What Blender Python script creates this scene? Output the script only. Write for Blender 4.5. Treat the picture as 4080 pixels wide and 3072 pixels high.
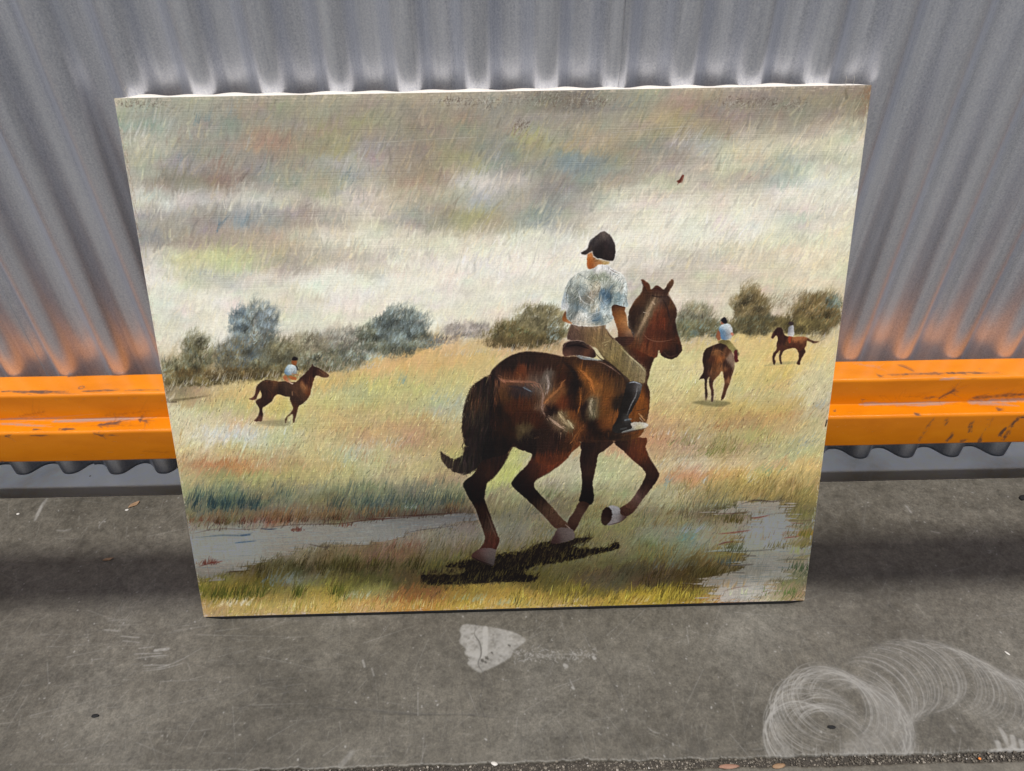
import bpy, bmesh, math, random
import numpy as np
from mathutils import Vector, Matrix
sc = bpy.context.scene
for o in list(bpy.data.objects): bpy.data.objects.remove(o)
# ---------------------------------------------------------------- camera
CAMP = np.array([0.000657, -0.532419, 0.823614]); PITCH, YAW, ROLL, FPX = 0.6995456, 0.0159025, 0.0083501, 2937.956
def cam_axes(p=PITCH, y=YAW, r=ROLL):
    fwd = np.array([math.sin(y)*math.cos(p), math.cos(y)*math.cos(p), -math.sin(p)])
    right = np.array([math.cos(y), -math.sin(y), 0.]); down = np.cross(fwd, right)
    return math.cos(r)*right+math.sin(r)*down, -math.sin(r)*right+math.cos(r)*down, fwd
CR, CD, CF = cam_axes()
cd = bpy.data.cameras.new('camera'); cam = bpy.data.objects.new('camera', cd); sc.collection.objects.link(cam)
M = Matrix(((CR[0],-CD[0],-CF[0],CAMP[0]),(CR[1],-CD[1],-CF[1],CAMP[1]),(CR[2],-CD[2],-CF[2],CAMP[2]),(0,0,0,1)))
cam.matrix_world = M
cd.sensor_fit='HORIZONTAL'; cd.sensor_width=36; cd.lens = FPX/4080*36; cd.clip_start=.01; cd.clip_end=500
sc.camera = cam
# ---------------------------------------------------------------- sky and sun
SUN = Vector((-.12, -.35, 1.0)).normalized()
w = bpy.data.worlds.new('World'); sc.world = w; w.use_nodes = True
wt = w.node_tree; bg = wt.nodes['Background']; sky = wt.nodes.new('ShaderNodeTexSky'); sky.sky_type='NISHITA'; sky.sun_disc=False
sky.sun_elevation = math.asin(SUN.z); sky.sun_rotation = math.atan2(SUN.x, SUN.y); sky.air_density=1.0; sky.dust_density=3.0; sky.ozone_density=1.0
wt.links.new(sky.outputs[0], bg.inputs[0]); bg.inputs[1].default_value = .064
sl = bpy.data.lights.new('sun','SUN'); sl.energy=3.8; sl.angle=math.radians(2.6); sl.color=(1,.97,.92)
so = bpy.data.objects.new('sun', sl); sc.collection.objects.link(so); so.rotation_euler = SUN.to_track_quat('Z','Y').to_euler()
sc.view_settings.view_transform='Standard'; sc.view_settings.look='None'; sc.view_settings.gamma=1; sc.view_settings.exposure=0.0
sc.cycles.max_bounces=8; sc.cycles.use_denoising=True

TW, TH = 2048, 1638
rng = np.random.default_rng(11)
# photo pixel -> canvas pixel homography (corners of the painted face)
_src = np.array([[452,391],[3475,338],[3206,2394],[811,2460]], float)
_dst = np.array([[0,0],[TW,0],[TW,TH],[0,TH]], float)
def _homo(s, d):
    A = []
    for (x,y),(u,v) in zip(s,d):
        A.append([x,y,1,0,0,0,-u*x,-u*y]); A.append([0,0,0,x,y,1,-v*x,-v*y])
    h = np.linalg.solve(np.array(A), d.ravel()); return np.append(h,1).reshape(3,3)
HM = _homo(_src,_dst)
def hp(pts):
    p = np.asarray(pts,float).reshape(-1,2); q = np.c_[p,np.ones(len(p))] @ HM.T
    return q[:,:2]/q[:,2:]
def D(pts): return hp(np.asarray(pts,float)*1.84448)           # overview coordinates
def Z(o, k):                                                   # detail-sketch coordinates
    return lambda pts: hp(np.asarray(pts,float).reshape(-1,2)*k+np.array(o,float))
Z1=Z((2150,880),.3001); Z2=Z((1750,1350),.4521); Z3=Z((1700,1750),.4521); Z4=Z((2680,1100),.3302); Z5=Z((950,1380),.2041)
S = 0.72
def blur1(a, r):
    if r < 1: return a
    r = int(r)
    for ax in (0,1):
        p = np.pad(a, [(r+1,r) if i==ax else (0,0) for i in range(a.ndim)], mode='edge')
        c = np.cumsum(p, axis=ax, dtype=np.float64); n = a.shape[ax]
        hi = np.take(c, np.arange(2*r+1, 2*r+1+n), axis=ax); lo = np.take(c, np.arange(0,n), axis=ax)
        a = ((hi-lo)/(2*r+1)).astype(np.float32)
    return a
def blur(a, r): return blur1(blur1(a, r), r)
def resize(a, h, w):
    ys = np.linspace(0,a.shape[0]-1,h); xs = np.linspace(0,a.shape[1]-1,w)
    y0 = np.minimum(ys.astype(int),a.shape[0]-2); x0 = np.minimum(xs.astype(int),a.shape[1]-2)
    fy = (ys-y0).astype(np.float32); fx = (xs-x0).astype(np.float32)
    if a.ndim==3: fy=fy[:,None,None]; fx=fx[None,:,None]
    else: fy=fy[:,None]; fx=fx[None,:]
    A=a[y0]; B=a[y0+1]; R=A*(1-fy)+B*fy
    return R[:,x0]*(1-fx)+R[:,x0+1]*fx
def noise(cw, ch, w=None, h=None):
    w=w or TW; h=h or TH
    g = rng.standard_normal((max(3,h//ch+3), max(3,w//cw+3))).astype(np.float32)
    return resize(g, h, w)
class Canvas:
    def __init__(s): s.rgb=np.zeros((TH,TW,3),np.float32); s.ht=np.zeros((TH,TW),np.float32)
SHADE_V=[0,.04,.68,.72,.76,.80,.87,.91,.95,1]; SHADE_L=[1.09,1.06,1.04,.81,.43,.305,.30,.47,.84,1.04]; SHADE_R=[1.09,1.06,1.05,.92,.52,.32,.30,.42,.77,1.02]; GAIN=.99
C = Canvas()
BR = np.clip(.62+.38*(noise(3,3)),.05,1)           # bristle break-up
def use(w,h):
    global TW,TH,C,BR
    TW,TH=w,h; C=Canvas(); BR=np.clip(.62+.38*(noise(3,3,w,h)),.05,1)
def col(c): return np.asarray(c,np.float32)/255
def blend(y0,y1,x0,x1,a,c,h=0.0):
    a = a[...,None]; v = C.rgb[y0:y1,x0:x1]; v += (c-v)*a
    if h: C.ht[y0:y1,x0:x1] += h*a[...,0]
def stroke(p0, p1, w, c, op=.8, soft=.5, taper=True, mask=None, dry=.5, h=.3, bend=0.0):
    x0,y0=p0; x1,y1=p1; m=w+2
    if bend: 
        mx,my=(x0+x1)/2-(y1-y0)*bend,(y0+y1)/2+(x1-x0)*bend
        stroke(p0,(mx,my),w,c,op,soft,False,mask,dry,h); stroke((mx,my),p1,w*.8,c,op,soft,taper,mask,dry,h); return
    ax=int(max(0,min(x0,x1)-m)); bx=int(min(TW,max(x0,x1)+m+1)); ay=int(max(0,min(y0,y1)-m)); by=int(min(TH,max(y0,y1)+m+1))
    if bx<=ax or by<=ay: return
    Y=np.arange(ay,by,dtype=np.float32)[:,None]-y0; X=np.arange(ax,bx,dtype=np.float32)[None,:]-x0
    dx=x1-x0; dy=y1-y0; L2=dx*dx+dy*dy+1e-6
    t=np.clip((X*dx+Y*dy)/L2,0,1); d=np.sqrt((X-t*dx)**2+(Y-t*dy)**2)
    r=w*.5*((1-.75*t) if taper else 1.0)
    a=np.clip((r-d)/(w*.5*soft+.6)+.5,0,1)*op
    if dry: a=a*(1-dry+dry*BR[ay:by,ax:bx])
    if mask is not None: a=a*mask[ay:by,ax:bx]
    blend(ay,by,ax,bx,a,col(c),h*.1)
def line(pts, w, c, op=.9, soft=.5, mask=None, dry=.4, taper=True):
    p=smooth(pts,False,7); n=len(p)-1; m=w*.6+3
    x0=int(max(0,p[:,0].min()-m)); x1=int(min(TW,p[:,0].max()+m)); y0=int(max(0,p[:,1].min()-m)); y1=int(min(TH,p[:,1].max()+m))
    if x1<=x0 or y1<=y0: return
    Y=np.arange(y0,y1,dtype=np.float32)[:,None]; X=np.arange(x0,x1,dtype=np.float32)[None,:]; A=np.zeros((y1-y0,x1-x0),np.float32)
    for i in range(n):
        ax,ay=p[i]; bx,by=p[i+1]; dx,dy=bx-ax,by-ay; t=np.clip(((X-ax)*dx+(Y-ay)*dy)/(dx*dx+dy*dy+1e-6),0,1)
        d=np.sqrt((X-ax-t*dx)**2+(Y-ay-t*dy)**2); f=(i+.5)/n
        k=math.sin(math.pi*min(1,max(0,f*.92+.04)))**.5 if taper else 1
        A=np.maximum(A,np.clip((w*.5*k-d)/(w*.5*soft+.6)+.5,0,1)*(k if taper else 1))
    A*=op
    if dry: A*=(1-dry+dry*BR[y0:y1,x0:x1])
    if mask is not None: A*=mask[y0:y1,x0:x1]
    blend(y0,y1,x0,x1,A,col(c),.02)
def smooth(p, closed=True, n=6):
    p=np.asarray(p,float); N=len(p); out=[]
    if N<3: return p
    rngi=range(N if closed else N-1)
    for i in rngi:
        if closed: a,b,c,d=p[i-1],p[i],p[(i+1)%N],p[(i+2)%N]
        else: a,b,c,d=p[max(i-1,0)],p[i],p[i+1],p[min(i+2,N-1)]
        for t in np.arange(n)/n:
            out.append(.5*((2*b)+(-a+c)*t+(2*a-5*b+4*c-d)*t*t+(-a+3*b-3*c+d)*t**3))
    if not closed: out.append(p[-1])
    return np.array(out)
WOB=None
def polymask(pts, soft=1.2, rough=1.5, sm=True):
    p=smooth(pts) if sm else np.asarray(pts,float)
    pad=12; x0=int(max(0,p[:,0].min()-pad)); x1=int(min(TW,p[:,0].max()+pad)); y0=int(max(0,p[:,1].min()-pad)); y1=int(min(TH,p[:,1].max()+pad))
    M=np.zeros((TH,TW),np.float32)
    if x1<=x0 or y1<=y0: return M
    ys=np.arange(y0,y1)+.5; acc=np.zeros((y1-y0,x1-x0),np.float32); xs=np.arange(x0,x1)[None,:]; wig=0
    q=np.roll(p,-1,0)
    for (ax,ay),(bx,by) in zip(p,q):
        if ay==by: continue
        lo,hi=(ay,by) if ay<by else (by,ay)
        r=(ys>=lo)&(ys<hi)
        if not r.any(): continue
        xi=ax+(ys[r]-ay)*(bx-ax)/(by-ay)
        cov=np.clip(xs+1-xi[:,None],0,1)
        acc[r]+= cov if by>ay else -cov
    acc=np.clip(np.abs(acc),0,1)
    if rough and WOB is not None and WOB[0].shape==(TH,TW):
        hh,ww=acc.shape; yy=np.clip(np.arange(hh)[:,None]+WOB[0][y0:y1,x0:x1]*rough*.55,0,hh-1).astype(int); xx=np.clip(np.arange(ww)[None,:]+WOB[1][y0:y1,x0:x1]*rough*.55,0,ww-1).astype(int); acc=acc[yy,xx]
    M[y0:y1,x0:x1]=blur1(acc,1) if soft>=1 else acc
    if soft>2: M[y0:y1,x0:x1]=blur(acc,int(soft/2))
    return M
def interp(pts, cols, x0,y0,x1,y1, sx, sy, step=6):
    xs=np.arange(x0,x1+step,step,dtype=np.float32); ys=np.arange(y0,y1+step,step,dtype=np.float32)
    P=np.asarray(pts,np.float32); K=np.asarray(cols,np.float32)/255
    num=np.zeros((len(ys),len(xs),3),np.float32); den=np.full((len(ys),len(xs)),1e-12,np.float32)
    for (px,py),k in zip(P,K):
        d2=((xs-px)/sx)[None,:]**2+((ys-py)/sy)[:,None]**2
        w=np.exp(-.5*d2)+1e-3/(1+d2)**2; num+=w[...,None]*k; den+=w
    g=num/den[...,None]
    return resize(g,len(ys)*step,len(xs)*step)[:y1-y0,:x1-x0]
def fill(mask, pts=None, cols=None, flat=None, sx=30, sy=30, op=1.0, jit=.02, h=.3):
    ys=np.where(mask.max(1)>0)[0]; xs=np.where(mask.max(0)>0)[0]
    if len(ys)==0: return None
    y0,y1,x0,x1=ys[0],ys[-1]+1,xs[0],xs[-1]+1
    if flat is not None: g=np.broadcast_to(col(flat),(y1-y0,x1-x0,3)).copy()
    else: g=interp(pts,cols,x0,y0,x1,y1,sx,sy,4)
    n=BR[y0:y1,x0:x1,None]-.62
    g=g*(1+jit*4*n)
    blend(y0,y1,x0,x1,mask[y0:y1,x0:x1]*op,g,.03*h)
    return g,(x0,y0,x1,y1)
def hairs(mask, n, ang, length, w, dl=.25, op=.5, jit=.15, gain=1.0, flow=None):
    ys,xs=np.where(mask>.5)
    if len(ys)==0: return
    idx=rng.integers(0,len(ys),n)
    for i in idx:
        x,y=xs[i],ys[i]; a=(ang if flow is None else flow(x,y))+rng.normal(0,dl); L=length*rng.uniform(.5,1.4)
        c=C.rgb[y,x]*255*gain; c=np.clip(c*(1+rng.normal(0,jit))+rng.normal(0,3,3),2,255)
        stroke((x,y),(x+math.cos(a)*L,y+math.sin(a)*L),w*rng.uniform(.6,1.4),c,op,.6,True,mask,.5,.2)

# ------------------------------------------------------------------ ground colours of sky and field
ROWS = {
205:"250,178,172,158 330,155,158,145 420,162,160,145 520,158,152,138 700,158,150,132 900,162,150,132 1000,158,148,132 1100,158,152,138 1200,125,118,108 1260,118,110,103 1330,150,146,132 1400,150,152,138 1480,168,150,128 1600,152,142,130 1700,148,140,125 1800,150,138,122 1870,145,125,108",
230:"250,178,172,158 300,148,155,144 350,165,165,148 420,160,156,142 500,158,152,135 580,160,148,132 700,162,155,138 780,158,148,130 850,160,150,132 950,160,148,130 1000,155,148,135 1080,155,150,138 1150,150,143,132 1200,135,128,118 1250,130,122,115 1300,150,142,130 1350,148,148,132 1420,170,155,130 1500,160,142,125 1580,150,140,128 1650,148,138,122 1720,150,142,125 1800,150,140,125 1860,150,130,112",
275:"260,160,155,150 310,140,156,148 350,168,172,160 420,160,158,145 500,148,152,144 580,155,148,135 700,158,148,130 780,160,150,120 850,155,148,128 950,158,145,125 1050,160,150,130 1150,165,160,148 1250,160,152,142 1330,165,158,145 1400,175,158,130 1450,172,155,120 1530,165,145,125 1600,162,150,138 1700,160,150,135 1760,185,176,155 1840,180,175,156",
310:"270,170,165,155 300,192,190,174 340,182,180,164 420,158,148,135 500,148,150,146 560,172,140,118 600,168,135,115 680,165,155,130 720,160,155,108 800,148,148,148 900,150,138,125 1000,155,145,125 1080,138,142,144 1130,165,160,105 1200,160,155,130 1270,182,165,122 1330,165,150,125 1400,140,140,135 1500,168,168,166 1600,195,190,172 1700,203,198,175 1800,208,203,178 1870,205,200,178",
350:"280,175,172,158 350,160,158,145 400,146,152,152 480,165,150,138 540,148,145,142 620,150,142,132 700,162,155,148 760,178,176,174 820,165,155,145 900,155,145,128 1000,162,156,122 1060,138,142,140 1150,155,150,145 1230,126,144,150 1280,128,145,146 1340,160,150,135 1420,160,150,142 1500,175,172,158 1560,198,193,174 1640,202,192,160 1700,172,180,166 1780,180,182,162 1850,202,202,182",
385:"290,168,166,158 360,146,134,117 430,136,128,115 500,148,122,106 560,145,146,145 640,152,165,152 680,175,165,128 740,146,157,156 800,178,175,168 860,165,144,124 950,165,150,128 1030,200,197,190 1100,184,182,174 1180,150,140,132 1260,150,150,142 1340,172,165,150 1440,194,189,168 1500,186,178,160 1600,182,171,154 1680,166,180,168 1760,204,204,192 1840,204,202,192",
430:"300,196,194,186 380,198,196,192 450,184,182,177 520,192,187,180 600,192,187,177 660,180,172,158 740,190,185,178 800,197,193,183 860,192,173,150 950,186,176,155 1050,175,179,180 1120,165,162,148 1200,148,151,148 1280,178,175,165 1360,204,199,184 1480,208,202,186 1600,208,202,186 1700,214,209,199 1840,208,203,193",
470:"310,158,164,160 370,168,166,160 450,158,148,138 520,148,160,167 580,153,155,157 660,163,148,138 720,178,172,160 800,208,203,188 870,162,164,160 940,158,153,138 1000,170,165,118 1080,170,162,140 1160,148,155,157 1240,183,181,165 1320,208,203,188 1450,214,209,194 1600,214,210,198 1720,195,196,182 1840,212,202,180",
510:"320,148,147,148 380,166,152,140 450,170,154,139 520,172,160,148 600,186,170,149 680,202,194,176 780,208,203,188 900,203,198,178 1000,208,203,188 1150,208,203,193 1300,215,211,198 1500,215,211,198 1700,207,205,182 1830,212,207,180",
560:"330,196,193,182 420,200,200,150 470,196,202,140 540,185,180,150 620,176,165,152 700,188,179,165 800,195,190,178 900,208,205,193 1100,215,211,201 1400,208,203,191 1500,196,189,173 1600,207,197,171 1700,210,200,173 1800,212,202,171",
600:"330,208,206,199 420,202,202,165 460,172,184,180 540,203,201,191 700,215,213,203 900,215,211,201 1150,212,208,198 1400,190,182,170 1480,198,188,172 1560,202,192,170 1700,207,197,174 1800,210,202,174",
640:"340,211,209,199 450,215,211,201 600,207,204,184 750,215,211,201 900,213,211,198 1100,211,207,195 1200,208,208,198 1480,208,198,183 1560,207,194,174 1680,202,190,167 1820,207,192,162",
680:"340,208,205,191 450,211,207,195 620,207,204,187 700,208,203,185 800,211,207,191 950,213,209,195 1050,208,203,188 1180,204,207,198 1480,202,187,167 1600,205,190,165 1800,205,188,160",
715:"340,205,202,190 450,210,206,195 620,205,202,187 800,208,203,186 1000,198,190,174 1100,195,188,170 1480,195,180,150 1800,195,180,145",
742:"350,200,196,180 600,190,185,165 800,185,180,165 960,205,175,128 1030,205,178,130 1100,190,165,125 1480,195,182,135 1560,202,182,122 1650,204,185,122 1800,206,192,140",
775:"350,190,186,165 700,180,170,140 900,205,172,115 960,202,172,115 1000,197,177,118 1050,195,178,125 1470,197,192,140 1550,200,190,130 1700,207,187,113 1790,202,192,145",
795:"350,150,140,110 500,150,140,110 700,190,165,110 830,207,177,118 900,202,170,110 960,195,180,120 1470,195,190,140 1600,200,188,125 1780,200,190,145",
822:"370,115,105,78 450,180,175,152 530,203,180,118 700,202,177,108 800,186,182,118 880,181,180,122 960,182,183,122 1030,192,177,118 1450,192,190,138 1550,192,182,122 1650,192,177,108 1780,192,187,145",
850:"370,140,130,105 420,173,152,112 500,198,174,118 560,204,183,106 700,186,184,126 770,168,176,130 860,176,180,122 960,182,180,133 1450,192,182,123 1560,188,180,130 1640,181,176,123 1780,187,187,155",
880:"370,203,198,172 440,174,176,122 520,181,180,122 600,193,181,106 700,190,177,118 800,182,167,108 880,176,171,123 960,163,173,152 1450,187,170,118 1500,182,167,108 1600,187,166,102 1700,187,160,102 1780,182,180,152",
910:"390,198,193,162 470,193,183,152 560,193,172,122 640,181,176,123 720,187,167,118 800,182,167,118 900,182,160,112 970,176,166,123 1430,182,150,112 1500,176,155,108 1600,165,133,92 1700,182,155,102 1770,182,174,134",
940:"400,193,188,155 450,200,201,194 520,187,196,197 600,175,182,146 700,182,177,128 760,175,148,106 830,182,160,118 900,170,138,106 970,165,150,108 1430,176,138,102 1500,165,150,120 1580,170,166,118 1640,165,162,96 1700,182,172,130 1760,182,180,140",
970:"400,192,182,140 460,187,182,140 540,182,177,135 620,176,172,130 680,176,174,123 760,174,180,153 830,182,172,130 900,170,150,108 950,170,166,104 1430,176,144,113 1490,165,150,125 1560,145,138,82 1620,176,155,125 1700,163,169,125 1770,176,177,130",
1000:"400,176,148,112 450,172,122,85 520,174,127,86 600,176,150,108 700,182,167,118 800,170,172,130 900,182,172,130 950,160,150,108 1430,182,172,142 1520,193,178,148 1600,188,172,130 1700,188,167,118 1770,193,172,108",
1030:"400,165,160,118 470,150,151,97 550,155,156,102 640,155,156,102 750,160,159,113 850,155,150,115 950,150,133,108 1090,168,178,108 1180,165,166,140 1350,165,171,135 1430,170,150,108 1480,178,133,95 1560,183,151,90 1640,165,151,87 1700,170,156,92 1760,172,151,97",
1060:"410,140,146,110 480,105,124,100 560,118,119,87 650,123,130,105 760,112,120,95 850,107,117,98 950,118,122,100 1100,140,146,110 1180,135,140,110 1350,150,150,115 1450,160,161,130 1550,150,140,92 1620,150,135,82 1700,145,130,77 1750,145,130,82",
1090:"420,125,130,105 450,72,90,82 520,78,90,82 600,108,114,95 700,110,104,77 800,78,91,84 900,90,98,84 980,92,94,76 1060,120,115,90 1180,110,105,85 1300,135,135,98 1450,140,141,110 1550,112,114,88 1650,123,117,82 1740,125,115,72",
1113:"430,115,100,74 520,118,108,80 600,125,88,58 700,108,96,70 800,98,84,64 900,85,72,58 1000,80,70,58 1100,125,126,105 1180,125,120,95 1300,135,128,83 1450,135,130,93 1550,112,102,76 1650,138,129,120 1740,120,116,72",
1135:"430,146,141,130 520,142,141,134 650,140,136,128 800,128,122,108 900,122,115,104 980,122,118,110 1100,118,119,106 1200,120,116,90 1300,124,122,84 1450,124,128,104 1560,138,130,108 1650,155,149,142 1700,148,140,132 1740,112,103,64",
1160:"430,147,141,130 520,142,142,136 650,140,136,126 750,132,126,108 850,125,118,104 950,118,113,100 1100,112,112,98 1200,118,112,86 1300,118,116,78 1450,118,126,104 1560,140,135,115 1650,155,150,143 1700,150,142,134 1745,105,95,55",
1190:"430,150,143,131 520,146,138,127 600,130,124,108 700,113,103,76 800,103,92,66 850,118,82,62 900,103,90,70 1000,103,97,70 1100,108,104,78 1250,108,107,73 1400,108,110,73 1480,112,126,108 1560,125,115,72 1600,120,110,56 1680,158,151,143 1740,125,120,85",
1220:"430,142,133,118 500,125,114,88 580,92,88,55 660,82,75,45 760,82,78,46 850,93,86,57 950,93,90,52 1100,100,95,60 1250,108,102,62 1400,93,83,57 1500,98,83,46 1580,120,110,80 1640,153,147,140 1700,153,147,137",
1250:"440,140,133,55 500,130,120,56 560,98,86,36 640,118,118,97 720,110,105,56 800,93,92,46 900,93,83,46 1150,100,95,46 1300,93,86,60 1400,82,72,52 1500,80,67,33 1560,108,95,56 1620,155,150,140 1700,118,124,88",
1280:"445,120,116,40 520,152,131,55 600,140,130,66 700,163,147,64 800,146,142,83 900,142,97,55 1000,153,126,53 1100,168,142,63 1250,130,116,48 1400,168,148,46 1500,142,127,43 1560,182,163,142 1650,165,160,138 1720,150,130,98",
1308:"450,168,142,88 520,178,158,93 600,173,152,80 700,184,158,80 800,189,152,80 900,184,140,62 1000,184,158,62 1100,184,158,80 1250,179,153,73 1350,174,148,52 1480,174,130,53 1550,168,108,55 1600,195,186,181 1660,190,185,160 1730,173,152,120",
1328:"450,182,152,112 600,188,160,112 800,190,160,115 1000,190,165,110 1200,188,160,110 1400,180,155,80 1600,198,188,180 1730,182,160,130"}
def base():
    P=[];K=[]
    for y,s in ROWS.items():
        for t in s.split():
            x,r,g,b=map(float,t.split(',')); P.append((x,y)); K.append((r,g,b))
    # interpolate in overview space, then carry over to the canvas
    P=np.array(P); K=np.array(K); m_=K.mean(1,keepdims=True); sat=np.where(P[:,1:2]<730,.78,.86); K=m_+(K-m_)*sat; K=K*np.where(P[:,1:2]>735,np.array([[1.065,1.03,.985]]),np.array([[1.02,1.016,.985]]))
    PT=D(P)
    g=interp(PT,K,0,0,TW,TH,44,20,8)
    # irregular edges: warp by noise
    wx=noise(60,22)*14+noise(18,9)*6; wy=noise(90,30)*7+noise(26,12)*4
    yy=np.clip(np.arange(TH)[:,None]+wy,0,TH-1).astype(int); xx=np.clip(np.arange(TW)[None,:]+wx,0,TW-1).astype(int)
    g=g[yy,xx]
    n=noise(34,16)[...,None]*.018+noise(9,5)[...,None]*.012
    C.rgb[:]=np.clip(g*(1+n)+np.stack([noise(50,24),noise(50,24),noise(50,24)],-1)*.012,0,1)
def snoise(u,v,su,sv):
    g=rng.standard_normal((257,257)).astype(np.float32); a=(u/su)%256; b=(v/sv)%256; i=a.astype(int); j=b.astype(int); fa=a-i; fb=b-j; i=i%256; j=j%256
    fa=fa*fa*(3-2*fa); fb=fb*fb*(3-2*fb); g[256]=g[0]; g[:,256]=g[:,0]
    return (g[i,j]*(1-fa)+g[i+1,j]*fa)*(1-fb)+(g[i,j+1]*(1-fa)+g[i+1,j+1]*fa)*fb
GY,GX=np.mgrid[0:TH,0:TW].astype(np.float32); _a=math.radians(64)+.10*np.sin(GX/300.)
SU=GX*np.cos(_a)-GY*np.sin(_a); SV=GX*np.sin(_a)+GY*np.cos(_a)
ST1=snoise(SU,SV,46,5); ST2=snoise(SU+999,SV,90,11); ST3=snoise(SU,SV+500,26,2.6)
WOB=(snoise(GX,GY,7,7)*.8+snoise(GX,GY,3,3)*.5, snoise(GX,GY,7,7)*.8+snoise(GX,GY,3,3)*.5)
STV=snoise(GX+GY*.12,GY,3.2,30)+.6*snoise(GX+GY*.12,GY,7,60); STH=snoise(GX,GY,60,5)*26+snoise(GX,GY,22,3)*9; STY=snoise(GX,GY,34,8)*4; CLP=snoise(GX,GY,26,20)+.6*snoise(GX,GY,11,9)
base()
C.rgb[:]=np.clip(C.rgb+.045*np.clip((C.rgb.mean(-1,keepdims=True)-.70)/.12,-.25,1)*np.clip((.5*TH-GY)/(.06*TH),0,1)[...,None]*np.array([1,.99,.93],np.float32),0,1)
def streak():
    amp=(ST1*8+ST2*7+ST3*4)*np.clip(.55+.45*(GY-.38*TH)/(.1*TH),.5,1); ca,sa=math.cos(math.radians(64)),math.sin(math.radians(64))
    x=np.clip(GX+amp*ca,0,TW-1).astype(int); y=np.clip(GY-amp*sa,0,TH-1).astype(int); C.rgb[:]=C.rgb[y,x]
    C.rgb[:]=np.clip(C.rgb*(1+.010*ST1+.008*ST2+.008*ST3)[...,None],0,1)
streak()
PAL_SKY=[(128,150,152),(172,140,115),(150,132,118),(190,184,168),(212,208,196),(168,166,130),(120,138,146),(160,150,135)]
PAL_FLD=[(205,180,110),(190,195,150),(150,165,150),(170,120,80),(130,140,80),(215,205,170),(120,135,125),(160,150,70),(205,200,185)]
PAL_LOW=[(90,85,40),(140,130,50),(180,150,70),(110,130,120),(70,70,45),(150,100,55),(165,170,150),(60,60,35)]
def ip(x,y):   # canvas -> overview coordinates
    q=np.linalg.solve(HM,np.array([x,y,1.0])); return q[0]/q[2]/1.84448,q[1]/q[2]/1.84448
HI=np.linalg.inv(HM)
def horizon(X): return np.interp(X,[340,560,950,1050,1480,1830],[835,815,775,755,738,728])
def scumble():
    N=30000
    xs=rng.uniform(0,TW,N); ys=rng.uniform(0,TH,N)
    q=np.c_[xs,ys,np.ones(N)]@HI.T; DX=q[:,0]/q[:,2]/1.84448; DY=q[:,1]/q[:,2]/1.84448
    hz=horizon(DX)
    for x,y,X,Y,h in zip(xs,ys,DX,DY,hz):
        sky=Y<h
        xi,yi=int(x),int(y)
        b=C.rgb[yi,xi]*255
        lum=b.mean()
        if sky:
            k=.07+.12*np.clip((185-lum)/60,0,1); pal=PAL_SKY; L=rng.uniform(10,36); w=rng.uniform(2,9); op=.34
            a=-math.radians(rng.normal(60,17))
        else:
            dep=np.clip((Y-800)/500,0,1)
            water=(abs(b[0]-b[2])<22 and lum>112 and Y>1120)
            pal=PAL_LOW if Y>1180 else PAL_FLD; k=.15+.08*dep; L=rng.uniform(6,17)+15*dep*rng.random(); w=rng.uniform(1.5,3.6)+1.3*dep; op=.62
            a=-math.radians(rng.normal(64,12))
            if water: k=.08; a=rng.normal(0,.12); op=.3
        c=b*(1-k)+np.array(pal[rng.integers(len(pal))])*k*lum/ (np.mean(pal[0])*0+150 if not sky else 160)
        c=c*(1+rng.normal(0,.045 if sky else .085))
        stroke((x,y),(x+math.cos(a)*L,y+math.sin(a)*L),w,np.clip(c,8,240),op,.8,True,None,.5,.35)
scumble()
def fleck(N,y0,y1,L0,L1,w0,w1,jit,op,ang=62,da=13):
    xs=rng.uniform(0,TW,N); ys=rng.uniform(y0*TH,y1*TH,N)
    for x,y in zip(xs,ys):
        xi,yi=int(x),int(y); oy=int(np.clip(y+rng.normal(0,16),0,TH-1)); ox=int(np.clip(x+rng.normal(0,34),0,TW-1)); b=C.rgb[oy,ox]*255
        k=1+rng.normal(0,jit); c=b*k+(np.array([7,2,-9]) if k>1 else np.array([-2,0,2]))*rng.random()*1.4
        a=-math.radians(rng.normal(ang,da)); L=rng.uniform(L0,L1); stroke((x,y),(x+math.cos(a)*L,y+math.sin(a)*L),rng.uniform(w0,w1),np.clip(c,8,240),op,.7,True,None,.45,.5)
fleck(20000,.48,1.0,5,15,1.2,2.8,.22,.66); fleck(2500,.56,.78,10,26,2,5,.16,.5); fleck(3600,0,.30,14,44,3,10,.085,.5,66,14); fleck(1500,0,.30,8,26,1.4,3,.08,.5,66,12); fleck(2400,.25,.52,14,40,3,9,.04,.45,68,18)
def dabs(x,y,n,sx,sy,c,L=30,w=7,op=.45,ang=62,j=.07,da=9):
    p=D([(x,y)])[0]; m_=sum(c)/3; c=[m_+(v-m_)*(.66 if y<720 else .9) for v in c]; op*=(.7 if y<720 else .95); w*=.8
    for _ in range(n):
        a=-math.radians(rng.normal(ang,da)); l=L*rng.uniform(.5,1.3)
        q=p+np.array([rng.normal(0,sx*.5),rng.normal(0,sy*.5)])
        cc=np.clip(np.array(c)*(1+rng.normal(0,j)),0,250)
        stroke(q,(q[0]+math.cos(a)*l,q[1]+math.sin(a)*l),w*rng.uniform(.6,1.3),cc,op*rng.uniform(.6,1.1),.8,True,None,.6,.5)
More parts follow.
